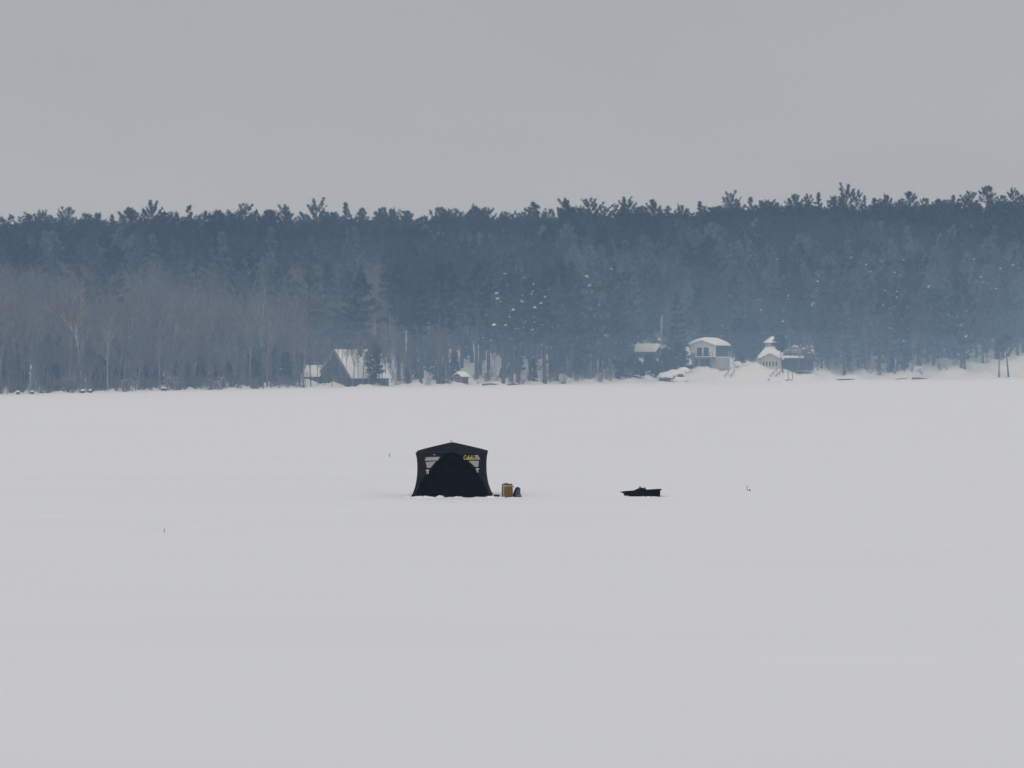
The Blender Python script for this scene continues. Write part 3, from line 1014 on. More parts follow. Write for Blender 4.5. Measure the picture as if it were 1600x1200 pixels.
def gable_wall(parent, W, D, z0, z1, rise, material, name='wall'):
    b = MB()
    b.prism([(-W / 2, z0), (W / 2, z0), (W / 2, z1), (0, z1 + rise), (-W / 2, z1)], -D / 2, D / 2)
    return b.build(name, M[material], parent)


def window(parent, x, z, w, h, y, frame='white_paint', side=None, mull=1, fw=0.07, name='window'):
    """a framed window standing 3 cm proud of the wall at local y (or of the +x wall when side is set)"""
    def tr(c, s):
        if side is None:
            return (c[0], y + c[1], c[2]), s
        return (side - c[1], c[0], c[2]), (s[1], s[0], s[2])
    f = MB()
    for c, s in (((x, -0.03, z + h / 2 - fw / 2), (w, 0.08, fw)), ((x, -0.03, z - h / 2 + fw / 2), (w, 0.08, fw)),
                 ((x - w / 2 + fw / 2, -0.03, z), (fw, 0.08, h - 2 * fw)), ((x + w / 2 - fw / 2, -0.03, z), (fw, 0.08, h - 2 * fw))):
        f.box(*tr(c, s))
    for k in range(mull):
        xx = x - w / 2 + w * (k + 1) / (mull + 1)
        f.box(*tr((xx, -0.03, z), (fw * 0.7, 0.06, h - 2 * fw)))
    fo = f.build(name, M[frame], parent)
    p = MB()
    p.box(*tr((x, -0.008, z), (w - fw, 0.02, h - fw)))
    p.build('pane', M['glass'], fo)
    return fo


# ---- the white two-storey house on the bank
Yh = float(shore(1100)) + 36
hz = float(ground(1100, 32)) - 0.15
th = -math.radians(24)
house = thing('white_house', 'white two storey lake house with balcony and thick snow on its gable roof', 'house',
              ((1107.5 - 800) / F * (Yh + 4), Yh + 4, hz), th)
W, D = 5.7, 8.0
zl, zu = 2.35, 4.95
b = MB(); b.box((0, 0, zl / 2 - 0.3), (W, D, zl + 0.6)); b.build('lower_wall', M['tan_paint'], house)
gable_wall(house, W, D, zl, zu, 1.05, 'white_paint', 'upper_wall')
b = MB(); b.box((W / 2 + 0.012, 0.35, (zl + zu) / 2), (0.03, D - 0.75, zu - zl)); b.build('side_wall', M['dark_wood'], house)
rf = gable_roof(house, W, D, zu, 1.05, 0.45, 0.16, 0.62, 'dark_wood', seed=3)
b = MB()
for sgn in (-1, 1):
    b.bar((sgn * (W / 2 + 0.45), -D / 2 - 0.47, zu - 0.16), (0, -D / 2 - 0.47, zu + 1.06), 0.05, 0.2)
b.build('fascia', M['white_paint'], house)
for xw in (-0.62, 0.92):
    window(house, xw, zl + 1.12, 1.32, 2.05, -D / 2, 'white_paint', mull=0, name='glass_door')
for xw, ww in ((-1.35, 0.9), (0.0, 0.95), (1.25, 0.95)):
    window(house, xw, 1.12, ww, 1.75, -D / 2, 'brown_wood', mull=0, name='lower_window')
b = MB()
for zz in (zl + 0.35, zl + 0.8, zl + 1.25, zl + 1.7, zl + 2.15):
    b.box((-2.07, -D / 2 - 0.012, zz), (1.45, 0.024, 0.40))
    b.box((2.28, -D / 2 - 0.012, zz), (1.05, 0.024, 0.40))
o = b.build('clapboard', M['white_paint'], house); o['kind'] = 'stuff'
b = MB(); b.box((W / 2 - 0.08, -D / 2 - 0.03, (zl + zu) / 2), (0.2, 0.07, zu - zl)); b.build('corner_board', M['white_paint'], house)
# balcony
bal = MB(); bal.box((-0.3, -D / 2 - 0.85, zl - 0.05), (W + 0.9, 1.6, 0.16)); balo = bal.build('balcony', M['dark_wood'], house)
b = MB()
b.box((-0.3, -D / 2 - 0.87, zl + 0.10), (W + 0.85, 1.55, 0.14)); o = b.build('snow', M['snow'], balo); o['kind'] = 'stuff'
rl = MB()
for k in range(10):
    rl.box((-0.3 - (W + 0.8) / 2 + (W + 0.8) * k / 9, -D / 2 - 1.62, zl + 0.5), (0.06, 0.06, 0.95))
rl.box((-0.3, -D / 2 - 1.62, zl + 0.98), (W + 0.9, 0.09, 0.07))
rl.box((-0.3, -D / 2 - 1.62, zl + 0.45), (W + 0.8, 0.05, 0.05))
rl.build('railing', M['dark_wood'], balo)
b = MB(); b.box((-1.95, -D / 2 - 1.665, zl + 0.42), (2.0, 0.03, 0.62)); b.build('railing_panel', M['brown_wood'], balo)
for xx in (-3.0, -1.0, 1.15, 2.5):
    b = MB(); b.box((xx, -D / 2 - 1.5, zl / 2 - 0.35), (0.13, 0.13, zl + 0.4)); b.build('post', M['dark_wood'], balo)
# annex on the lit right side
b = MB(); b.box((W / 2 + 1.05, -D / 2 + 2.0, 1.0), (2.05, 3.4, 2.6)); an = b.build('annex', M['grey_paint'], house)
b = MB(); b.box((W / 2 + 1.1, -D / 2 + 2.0, 2.38), (2.3, 3.6, 0.16)); o = b.build('snow', M['snow'], an); o['kind'] = 'stuff'
window(an, W / 2 + 0.5, 1.2, 0.55, 0.75, -D / 2 + 0.3, 'white_paint', mull=1)

# ---- the cottage with the steep snowy roof and the little tower
Yc2 = float(shore(1203)) + 32
cz = float(ground(1203, 27)) - 0.25
cot = thing('cottage', 'small cream cottage with a row of windows, steep snowy roof and little tower', 'house',
            ((1208 - 800) / F * (Yc2 + 3), Yc2 + 3, cz), -math.radians(16))
W, D, zu = 4.7, 6.5, 2.75
b = MB(); b.box((-0.0, 0, 0.15), (W + 0.5, D + 0.5, 1.0)); b.build('foundation', M['white_paint'], cot)
gable_wall(cot, W, D, 0.6, zu, 1.35, 'cream_paint')
gable_roof(cot, W, D, zu, 1.35, 0.45, 0.14, 0.55, 'dark_wood', seed=8)
for k in range(5):
    window(cot, -1.5 + 0.72 * k, 1.65, 0.52, 1.15, -D / 2, 'white_paint', mull=0, fw=0.06)
b = MB(); b.box((-2.2, -D / 2 - 0.03, 1.6), (0.16, 0.07, 2.0)); b.build('corner_board', M['tan_wood'], cot)
tw = MB(); tw.box((-0.35, 0.9, 4.3), (2.1, 2.1, 3.7)); two = tw.build('tower', M['cream_paint'], cot)
sk = MB()
sk.loft([[Vector((-0.35 + sx * r, 0.9 + sy * r, z)) for sx, sy in ((-1, -1), (0, -1.02), (1, -1), (1.02, 0), (1, 1), (0, 1.02), (-1, 1), (-1.02, 0))] for r, z in ((3.0, 3.1), (2.35, 3.9), (1.75, 4.7), (1.3, 5.4))], True)
o = sk.build('tower_snow', M['snow'], two, smooth=True); o['kind'] = 'stuff'
tr_ = MB()
tr_.loft([[Vector((-0.35 + sx * r, 0.9 + sy * r, z)) for sx, sy in ((-1, -1), (1, -1), (1, 1), (-1, 1))] for r, z in ((1.65, 6.1), (1.6, 6.25), (0.08, 7.5))], True)
tro = tr_.build('tower_roof', M['brown_wood'], two)
tr_ = MB()
tr_.loft([[Vector((-0.35 + sx * r, 0.9 + sy * r, z)) for sx, sy in ((-1, -1), (0, -1), (1, -1), (1, 0), (1, 1), (0, 1), (-1, 1), (-1, 0))] for r, z in ((1.66, 6.25), (1.5, 6.6), (0.75, 7.2), (0.14, 7.75))], True)
o = tr_.build('snow', M['snow'], tro, smooth=True); o['kind'] = 'stuff'
window(two, -0.35, 5.75, 0.8, 0.5, -0.1, 'white_paint', mull=1)
wg = MB(); wg.box((W / 2 + 3.1, 0.6, 1.3), (6.2, 4.6, 2.3)); wgo = wg.build('side_wing', M['dark_wood'], cot)
b = MB(); b.loft([[Vector((W / 2 - 0.1, -2.1, 2.35)), Vector((W / 2 - 0.1, 3.2, 2.35)), Vector((W / 2 - 0.1, 3.2, 3.0)), Vector((W / 2 - 0.1, 0.6, 4.1)), Vector((W / 2 - 0.1, -2.1, 2.7))],
                  [Vector((W / 2 + 6.6, -2.1, 2.35)), Vector((W / 2 + 6.6, 3.2, 2.35)), Vector((W / 2 + 6.6, 3.2, 2.8)), Vector((W / 2 + 6.6, 0.6, 3.9)), Vector((W / 2 + 6.6, -2.1, 2.6))]], True)
b.build('wing_roof', M['dark_wood'], wgo)
b = MB()
for k in range(9):
    lump(b, (W / 2 + 0.4 + k * 0.48, -1.2 + R.uniform(-.1, .1), 3.02), (0.62, 1.15, 0.42), k + 5, 0.3, 9, 5)
o = b.build('snow', M['snow'], wgo, smooth=True); o['kind'] = 'stuff'
for k in range(3):
    window(wgo, W / 2 + 1.1 + 1.7 * k, 1.5, 0.9, 0.8, -1.7, 'dark_wood', mull=1)

# ---- A-frame cabin by the water
Ya = float(shore(540)) + 13
az_ = float(ground(540, 12)) - 0.15
afr = thing('a_frame_cabin', 'dark brown A-frame cabin with a tall snow covered roof by the shore', 'cabin',
            ((554 - 800) / F * (Ya + 4), Ya + 4, az_), -math.radians(38))
W, D, zt = 7.3, 10.6, 6.3
zb = 1.95
b = MB(); b.prism([(-W / 2 + 0.25, -0.3), (W / 2 - 0.25, -0.3), (W / 2 - 0.25, zb), (0, zt - 0.25), (-W / 2 + 0.25, zb)], -D / 2 + 0.35, D / 2 - 0.35)
b.build('wall', M['dark_wood'], afr)
gable_roof(afr, W - 0.5, D - 0.6, zb, zt - zb, 0.35, 0.16, 0.34, 'tan_wood', seed=12, front=-0.22)
b = MB()
for sgn in (-1, 1):
    b.bar((sgn * (W / 2 + 0.1), -D / 2 - 0.08, zb - 0.35), (0, -D / 2 - 0.08, zt + 0.05), 0.07, 0.34)
b.build('bargeboard', M['tan_wood'], afr)
b = MB(); b.bar((-1.0, -D / 2 - 0.1, 4.1), (1.0, -D / 2 - 0.1, 4.1), 0.07, 0.18); b.build('collar_beam', M['brown_wood'], afr)
for xw, zz, ww, hh in ((-1.2, 1.25, 1.1, 1.5), (1.2, 1.25, 1.1, 1.5), (0, 3.0, 1.3, 1.0)):
    window(afr, xw, zz, ww, hh, -D / 2 + 0.35, 'brown_wood', mull=1)
b = MB(); b.box((0, -D / 2 + 0.31, 1.0), (0.9, 0.07, 2.0)); b.build('door', M['brown_wood'], afr)
b = MB(); b.box((0.95, 0.3, 5.6), (0.5, 0.5, 2.2)); ch = b.build('chimney', M['brick'], afr)
b = MB(); lump(b, (0.95, 0.3, 6.76), (0.36, 0.36, 0.25), 4, 0.2); o = b.build('snow', M['snow'], ch, smooth=True); o['kind'] = 'stuff'
# low shed wing to the left of it
p = gpt(493, 24)
she = thing('boat_shed', 'low dark shed with thick snow roof left of the A-frame', 'shed', (p.x, p.y, p.z - 0.3), math.radians(68))
gable_wall(she, 3.2, 2.7, -0.4, 1.1, 1.5, 'dark_wood')
gable_roof(she, 3.2, 2.7, 1.1, 1.5, 0.3, 0.12, 0.4, 'dark_wood', seed=15)
b = MB(); b.box((-1.63, 0, 0.45), (0.06, 1.3, 1.2)); b.build('door', M['brown_wood'], she)

# ---- small red shed at the shore
p = gpt(721, 9)
red = thing('red_shed', 'tiny dark red shed with white trim and snowy roof among pines', 'shed', (p.x, p.y, p.z - 0.05), -math.radians(38))
W, D = 1.6, 1.9
gable_wall(red, W, D, -0.2, 1.15, 0.62, 'red_wood')
gable_roof(red, W, D, 1.15, 0.62, 0.22, 0.07, 0.24, 'dark_wood', seed=21)
b = MB(); b.box((-0.05, -D / 2 - 0.025, 0.55), (0.62, 0.05, 1.05)); dr = b.build('door', M['red_wood'], red)
b = MB()
for xx in (-0.4, 0.30): b.box((xx, -D / 2 - 0.03, 0.55), (0.08, 0.06, 1.1))
for sgn in (-1, 1): b.box((sgn * (W / 2 - 0.04), -D / 2 - 0.03, 0.5), (0.1, 0.06, 1.2))
b.box((-0.05, -D / 2 - 0.03, 1.13), (0.8, 0.062, 0.08))
b.build('trim', M['tan_paint'], red)

# ---- half hidden cabin with the smoking chimney
p = gpt(1012, 62)
sc_ = thing('smoking_cabin', 'half hidden cabin, only snowy roof and chimney showing above the spruces', 'cabin', (p.x, p.y, p.z - 0.3), math.radians(62))
gable_wall(sc_, 4.2, 5.2, -0.3, 1.9, 1.25, 'dark_wood')
gable_roof(sc_, 4.2, 5.2, 1.9, 1.25, 0.35, 0.12, 0.5, 'dark_wood', seed=27)
b = MB(); b.box((0.35, -2.6, 2.6), (0.6, 0.6, 3.4)); ch = b.build('chimney', M['brick'], sc_)
b = MB(); lump(b, (0.35, -2.6, 4.38), (0.42, 0.42, 0.3), 4, 0.3); o = b.build('snow', M['snow'], ch, smooth=True); o['kind'] = 'stuff'
window(sc_, 0.0, 1.0, 0.9, 0.9, -2.6, 'brown_wood', mull=1)
chim = sc_.matrix_basis @ Vector((0.35, -2.6, 4.6))

smk = bpy.data.materials.new('smoke')
smk.use_nodes = True
nt = smk.node_tree
for n in list(nt.nodes):
    nt.nodes.remove(n)
so = nt.nodes.new('ShaderNodeOutputMaterial')
sv = nt.nodes.new('ShaderNodeVolumePrincipled')
sv.inputs['Color'].default_value = (0.92, 0.92, 0.92, 1)
sv.inputs['Density'].default_value = 1.3
nt.links.new(sv.outputs[0], so.inputs['Volume'])
b = MB()
pp, rr = [], []
for k in range(13):
    t = k / 12
    pp.append((chim.x + 0.25 * math.sin(t * 5) + 0.9 * t * t + 0.1, chim.y, chim.z + 5.2 * t))
    rr.append((0.12 + 0.55 * t * (1.25 - t) + 0.06 * math.sin(k * 2.3)) * (0.25 if k == 12 else 1))
b.tube(pp, rr, 10)
smo = b.build('chimney_smoke', smk, None, smooth=True)
tag(smo, 'thin pale column of smoke rising from the half hidden cabin chimney', kind='stuff')

# ---- things along the far shore
def boulder(px, d, s, seed, label, group=None, cap=0.55):
    p = gpt(px, d)
    z = max(p.z, 0.0) + 0.06
    t = thing('boulder', label, 'boulder', (p.x, p.y, z), R.uniform(0, 6), group)
    b = MB(); lump(b, (0, 0, s[2] * 0.3), s, seed, 0.35, 12, 7); b.build('stone', M['rock'], t, smooth=True)
    b = MB(); lump(b, (0, 0, s[2] * (0.55 + cap)), (s[0] * 1.0, s[1] * 1.0, s[2] * 0.6), seed + 3, 0.3, 12, 7)
    o = b.build('snow', M['snow'], t, smooth=True); o['kind'] = 'stuff'
    return t


boulder(28, -4, (0.25, 0.25, 0.30), 1, 'snow capped small boulder, leftmost on the left shore')
boulder(50, -4, (0.26, 0.25, 0.30), 2, 'snow capped small boulder just right of the leftmost one')
boulder(129, -2.5, (0.30, 0.26, 0.30), 3, 'wider snow capped boulder below the pale leaning birch')
boulder(141, -2.5, (0.23, 0.22, 0.30), 4, 'narrower snow capped boulder right of the one below the birch')
boulder(256, 1.0, (0.42, 0.4, 0.34), 5, 'low snow loaded boulder on the shore between birch and A-frame')
# big snow-loaded rock at the left end of the house bank
p = gpt(1046, 3)
t = thing('snowy_rock_pile', 'big snow buried rock with dark underside left of the white house', 'rock', (p.x, p.y, 0.0), 0)
b = MB()
lump(b, (-0.9, -0.6, 0.55), (1.25, 1.0, 0.55), 41, 0.3, 14, 8)
lump(b, (2.0, -0.2, 1.05), (0.75, 0.7, 0.75), 42, 0.4, 12, 7)
lump(b, (0.7, -0.4, 0.8), (0.5, 0.5, 0.5), 45, 0.4, 10, 6)
b.build('stone', M['rock'], t, smooth=True)
b = MB()
lump(b, (-0.7, 0.0, 1.15), (1.75, 1.3, 0.95), 43, 0.25, 16, 9)
lump(b, (1.1, 0.9, 1.35), (2.2, 1.5, 1.15), 44, 0.3, 16, 9)
lump(b, (2.2, -0.7, 0.35), (1.6, 1.2, 0.8), 46, 0.3, 14, 8)
lump(b, (2.9, 2.5, 2.2), (1.4, 1.0, 0.8), 47, 0.3, 14, 8)
o = b.build('snow', M['snow'], t, smooth=True); o['kind'] = 'stuff'


def driftwood(px0, px1, d, label, n=3, r=0.09):
    a, c = gpt(px0, d), gpt(px1, d + 0.6)
    t = thing('driftwood', label, 'driftwood', (a.x, a.y, max(0, a.z)), 0)
    for k in range(n):
        q0 = Vector((R.uniform(0, .35), R.uniform(-.3, .3), 0.05 + 0.10 * k)) * 1.0
        q1 = Vector(((c.x - a.x) * R.uniform(0.7, 1.0), c.y - a.y, R.uniform(0.02, 0.3)))
        q0.x *= (c.x - a.x) * 0.5
        mid = (q0 + q1) / 2 + Vector((0, 0, R.uniform(-0.03, 0.12)))
        b = MB(); b.tube([q0, mid, q1], [r, r * 0.9, r * 0.45], 6); b.build('log', M['driftwood'], t)


driftwood(1306, 1336, 0.5, 'flat dark driftwood at the ice edge, right of the cottage')
driftwood(1398, 1424, 1.2, 'long thin driftwood pile under the right bank pines, its left half', 2, 0.07)
driftwood(1424, 1450, 1.4, 'thicker driftwood pile under the right bank pines, its right half', 4, 0.10)
driftwood(752, 782, 1.2, 'fallen thin log on the shore just right of the red shed', 2, 0.10)
driftwood(792, 812, 1.6, 'short fallen log on the shore further right of the red shed', 2, 0.09)
driftwood(877, 886, 1.2, 'short chunky log on the shore below the dense pines', 2, 0.13)
driftwood(1226, 1240, 1.0, 'dark wood scrap at the ice edge below the cottage wing', 2, 0.08)


def gpy(px, py):
    """the bank point that the photograph shows at (px, py)"""
    dd = np.linspace(0.5, 60, 240)
    yy = HORIZON + (CAM_Z - ground(np.full_like(dd, px), dd)) * F / (shore(px) + dd)
    return gpt(px, float(dd[int(np.argmin(np.abs(yy - py)))]))


def handrail(px0, py0, px1, py1, label, posts=3, r=0.075):
    """a sloping rail standing on the bank, from its foot to its head"""
    a, c = gpy(px0, py0 + 1), gpy(px1, py1 + 5)
    a.z += 0.25
    c.z += 0.85
    t = thing('handrail', label, 'handrail', (a.x, a.y, a.z - 0.25), 0)
    v = c - a
    b = MB(); b.tube([Vector((0, 0, 0.25)), Vector((0, 0, 0.25)) + v], r, 6); b.build('rail', M['brown_wood'], t)
    for k in range(posts):
        q = Vector((0, 0, 0.25)) + v * (0.08 + 0.84 * k / max(1, posts - 1))
        b = MB(); b.tube([q - Vector((0, 0, 0.95)), q + Vector((0, 0, 0.06))], r * 0.6, 6); b.build('post', M['brown_wood'], t)
    return t


handrail(1132, 589, 1139, 579, 'dark sloping handrail on snow bank below the white house, left one of two')
handrail(1141, 589, 1148.5, 579, 'dark sloping handrail on snow bank below the white house, right one of two')
handrail(1203, 588, 1214, 577, 'dark sloping stair rail below the cottage front corner, lower of two')
handrail(1212, 588, 1224, 577, 'dark sloping stair rail below the cottage wing, upper of two')
p = gpt(1201, 5)
t = thing('mooring_post', 'short dark post stub at the foot of the cottage stair', 'post', p - Vector((0, 0, 0.2)), 0)
b = MB(); b.tube([(0, 0, 0), (0, 0, 0.55)], 0.12, 8); b.build('post_shaft', M['dark_wood'], t)
b = MB(); lump(b, (0, 0, 0.58), (0.15, 0.15, 0.10), 3, 0.2); o = b.build('snow', M['snow'], t); o['kind'] = 'stuff'
for k, (px, d, h, ln) in enumerate(((1231.5, 8, 1.75, 0.10), (1238.5, 8, 1.75, 0.14))):
    p = gpt(px, d)
    t = thing('dock_post', ['leaning dock post below the cottage wing, nearer the stair rail', 'leaning dock post below the cottage wing, farther from the stair rail'][k], 'post', p - Vector((0, 0, 0.3)), 0)
    b = MB(); b.tube([(ln, 0, 0), (-ln, 0, h + 0.3)], [0.075, 0.06], 7); b.build('post_shaft', M['dark_wood'], t)

# snow laden branch thicket right of the cottage
p = gpt(1256, 24)
t = thing('leaning_tree', 'leaning snow laden bare tree in front of the cottage wing', 'bare tree', p, 0)
b = MB()
for ax, az2, bx, bz, r in ((1.9, 1.7, -2.4, 4.6, 0.10), (0.9, 0.0, 1.5, 5.4, 0.12), (-0.2, 0.0, -0.6, 5.0, 0.10), (-0.9, 2.7, -2.0, 5.5, 0.05), (1.3, 2.6, 2.0, 5.2, 0.06), (0.0, 3.2, -3.2, 3.3, 0.05)):
    b.tube([(ax, 0, az2), ((ax + bx) / 2 + 0.2, 0.3, (az2 + bz) / 2 - 0.25), (bx, 0.5, bz)], [r, r * 0.8, r * 0.4], 5)
b.build('trunk', M['bark_pale'], t)
b = MB()
rs = random.Random(5)
for k in range(30):
    x = rs.uniform(-3.4, 2.2); z = rs.uniform(2.6, 5.6)
    s = rs.uniform(0.12, 0.36)
    lump(b, (x, rs.uniform(-0.6, 0.6), z), (s * 1.2, s, s * 0.8), k, 0.5, 8, 5)
b.tube([(1.9, 0, 1.85), (-0.1, 0.3, 3.05), (-2.4, 0.5, 4.75)], [0.10, 0.09, 0.04], 5)
o = b.build('snow', M['snow'], t, smooth=True); o['kind'] = 'stuff'
b = MB()
for k in range(60):
    x = rs.uniform(-3.2, 2.0); z = rs.uniform(2.4, 5.2)
    b.tube([(x, rs.uniform(-.6, .6), z), (x + rs.uniform(-.6, .6), rs.uniform(-.6, .6), z + rs.uniform(.3, 1.0))], [0.025, 0.01], 3)
b.build('twigs', M['twig'], t)
# snowy lump left of the balcony, snowy bush right of the annex
for px, d, s, sd, lab, dz in ((1073.5, 36, (0.75, 0.7, 1.9), 61, 'tall snow smothered bush at the left end of the white house balcony', 1.6),
                              (1152, 34, (0.95, 0.8, 0.75), 62, 'low snow smothered bush between the white house and the cottage', 0.3)):
    p = gpt(px, d)
    t = thing('snowy_bush', lab, 'bush', p, 0)
    o = bpy.data.objects.new('twigs', BUSH[0]['crown']); COL.objects.link(o); o.parent = t; o.scale = (1, 1, (s[2] + dz) / 1.8)
    b = MB()
    lump(b, (0, 0, dz + s[2] * 0.45), s, sd, 0.4, 12, 8)
    lump(b, (0.5, -0.2, dz * 0.6 + 0.2), (s[0] * 0.7, s[1] * 0.7, s[2] * 0.5), sd + 1, 0.4, 10, 6)
    o = b.build('snow', M['snow'], t, smooth=True); o['kind'] = 'stuff'

# ------------------------------------------------------------------ ice fishing tent
S = 45.4
YT = 105.6                      # front wall base
TX = (705.5 - 800) / F * YT
tent = thing('ice_fishing_tent', 'black pop up ice fishing tent with yellow lettering and grey windows', 'tent', (TX, YT + 1.3, 0.0), 0.0)
HZ = [0.0, 0.32, 0.68, 1.08, 1.39, 1.53]
HWD = [1.375, 1.25, 1.18, 1.165, 1.19, 1.225]
EAVE, APEX = 1.53, 1.86


def hw_at(z):
    return float(np.interp(z, HZ, HWD))


BULGE = 0.0


def wall_pt(u, z, off=0.0):
    h = hw_at(z)
    # fabric pulled out by the hub in the middle of the wall
    v = z / EAVE
    bulge = BULGE * max(0, 1 - max(abs(u), abs(2 * v - 1.05)))
    return Vector((u * h, -h - bulge - off, z))


def tent_px(px, py, off=0.0):
    z = (777 - py) / S
    h = hw_at(z)
    return wall_pt(((px - 705.5) / S) / h, z, off)


NU, NV = 20, 14
for q in range(4):
    b = MB()
    rot = Matrix.Rotation(q * math.pi / 2, 3, 'Z')
    vs, fs = [], []
    for j in range(NV + 1):
        for i in range(NU + 1):
            vs.append(rot @ wall_pt(-1 + 2 * i / NU, EAVE * j / NV))
    for j in range(NV):
        for i in range(NU):
            a = j * (NU + 1) + i
            fs.append((a, a + 1, a + NU + 2, a + NU + 1))
    b.add(vs, fs)
    b.build('wall_panel', M['tent'], tent, smooth=True)
b = MB()
vs, fs = [], []
he = hw_at(EAVE)
NR = 8
for q in range(4):
    rot = Matrix.Rotation(q * math.pi / 2, 3, 'Z')
    base = len(vs)
    for j in range(NR + 1):
        t_ = j / NR
        for i in range(NR + 1):
            u = -1 + 2 * i / NR
            z = EAVE + (APEX - EAVE) * t_ ** 0.92
            sagy = 0.03 * (1 - abs(u)) * math.sin(t_ * math.pi)
            vs.append(rot @ Vector((u * he * (1 - t_), -he * (1 - t_), z + sagy - 0.035 * (1 - u * u) * (1 - t_))))
    for j in range(NR):
        for i in range(NR):
            a = base + j * (NR + 1) + i
            fs.append((a, a + 1, a + NR + 2, a + NR + 1))
b.add(vs, fs)
b.build('roof', M['tent_roof'], tent, smooth=True)
# seams along the roof edge and the corners
b = MB()
for q in range(4):
    rot = Matrix.Rotation(q * math.pi / 2, 3, 'Z')
    b.tube([rot @ wall_pt(-1, z, 0.0) for z in np.linspace(0, EAVE, 9)], 0.014, 5)
    b.tube([rot @ wall_pt(u, EAVE, 0.0) for u in np.linspace(-1, 1, 9)], 0.012, 5)
    b.tube([rot @ Vector((-he * (1 - t_), -he * (1 - t_), EAVE + (APEX - EAVE) * t_ ** 0.92)) for t_ in np.linspace(0, 0.98, 9)], 0.012, 5)
b.build('seam', M['seam'], tent)
# door panel: the dark arch
arch = [(646.5, 777), (650.5, 766), (655, 756), (660, 748), (665, 742), (671, 735), (677, 727.5), (683, 720.5), (689, 714), (695, 708.6), (701, 705.6), (706, 705.0),
        (712, 706.6), (719, 710.6), (726, 716), (733, 723), (739.5, 730), (745, 738), (750, 745), (756, 754.5), (761.5, 765), (766.5, 777)]
cen = (706, 777)
b = MB()
vs, fs = [], []
n = len(arch)
K = 8
for (px, py) in arch:
    for k in range(K + 1):
        t_ = k / K
        x = px + (cen[0] - px) * t_ if True else px
        vs.append(tent_px(x, py, 0.012))
for i in range(n - 1):
    for k in range(K):
        a = i * (K + 1) + k
        fs.append((a, a + 1, a + K + 2, a + K + 1))
b.add(vs, fs)
door = b.build('door_panel', M['tent_black'], tent, smooth=True)
b = MB(); b.tube([tent_px(px, py, 0.016) for px, py in arch], 0.011, 5); b.build('zipper', M['seam'], door)


def patch(name, poly, material, off, label=None, th=0.012):
    c = (sum(p[0] for p in poly) / len(poly), sum(p[1] for p in poly) / len(poly))
    b = MB()
    pts2 = []
    for i in range(len(poly)):
        p0, p1 = poly[i], poly[(i + 1) % len(poly)]
        for k in range(3):
            pts2.append((p0[0] + (p1[0] - p0[0]) * k / 3, p0[1] + (p1[1] - p0[1]) * k / 3))
    n = len(pts2)
    vs = [tent_px(*q, off) for q in pts2] + [tent_px(*q, off - th) for q in pts2]
    # flat polygon: keep it planar by fanning from the centre
    vs.append(tent_px(*c, off))
    fs = [(i, (i + 1) % n, 2 * n) for i in range(n)] + [(i, i + n, (i + 1) % n + n, (i + 1) % n) for i in range(n)]
    b.add(vs, fs)
    o = b.build(name, M[material], tent)
    if label:
        o['label'] = label
    return o


patch('window', [(665.6, 714.3), (687.2, 713.8), (684.0, 719.6), (663.4, 719.8)], 'grey_film', 0.022, 'long slanted grey window')
patch('window', [(665.0, 721.8), (680.8, 720.9), (672.6, 730.8), (667.0, 731.0)], 'grey_film', 0.022)
patch('window', [(732.0, 719.9), (748.0, 719.9), (747.4, 728.6), (745.6, 729.8), (742.6, 729.6)], 'grey_film', 0.022)
patch('patch', [(665.2, 734.0), (670.2, 733.8), (669.6, 740.4), (665.6, 740.2), (665.8, 738.6), (668.0, 738.2), (668.2, 735.9), (665.4, 736.0)], 'grey_patch', 0.022)
patch('patch', [(743.4, 731.8), (748.8, 731.8), (748.6, 733.4), (746.6, 733.8), (746.4, 736.4), (747.6, 737.6), (745.4, 738.2), (744.6, 735.0)], 'grey_patch', 0.022)
patch('tab', [(677.2, 710.2), (680.2, 709.9), (680.0, 710.9), (677.0, 711.2)], 'grey_patch', 0.02)
em = patch('emblem', [(741.8, 711.6), (746.6, 711.0), (750.2, 717.8), (744.8, 718.0)], 'grey_patch', 0.022)
b = MB()
for (x0, y0, x1, y1) in ((743.6, 712.6, 744.8, 715.0), (745.2, 712.2, 746.6, 713.4), (745.6, 714.2, 746.6, 716.2), (747.0, 714.6, 748.2, 715.6), (746.2, 716.8, 748.6, 717.3)):
    b.bar(tent_px(x0, y0, 0.028), tent_px(x1, y1, 0.028), 0.012, 0.008)
b.build('emblem_mark', M['tent'], em)

# the maker's name in yellow script
LET = {
    'C': (0.95, [[(0.85, 0.82), (0.78, 1.02), (0.55, 1.08), (0.28, 0.92), (0.12, 0.55), (0.14, 0.18), (0.36, 0.0), (0.66, 0.06), (0.92, 0.28)]]),
    'a': (0.62, [[(0.52, 0.44), (0.30, 0.52), (0.10, 0.34), (0.10, 0.10), (0.28, 0.0), (0.46, 0.14), (0.54, 0.46), (0.50, 0.08), (0.64, 0.06)]]),
    'b': (0.60, [[(0.12, 0.2), (0.30, 0.75), (0.28, 1.02), (0.18, 0.98), (0.12, 0.5), (0.14, 0.06), (0.32, 0.0), (0.48, 0.16), (0.46, 0.40), (0.30, 0.50), (0.18, 0.36)]]),
    'e': (0.54, [[(0.10, 0.22), (0.34, 0.28), (0.46, 0.40), (0.34, 0.52), (0.16, 0.40), (0.10, 0.14), (0.28, 0.0), (0.54, 0.12)]]),
    'l': (0.38, [[(0.04, 0.16), (0.26, 0.66), (0.30, 1.02), (0.18, 1.04), (0.12, 0.6), (0.14, 0.08), (0.28, 0.0), (0.40, 0.12)]]),
    "'": (0.22, [[(0.12, 1.06), (0.06, 0.84)]]),
    's': (0.48, [[(0.06, 0.10), (0.28, 0.50), (0.32, 0.30), (0.38, 0.12), (0.24, 0.0), (0.06, 0.08)]]),
}
b = MB()
word = "Cabela's"
tot = sum(LET[c][0] for c in word)
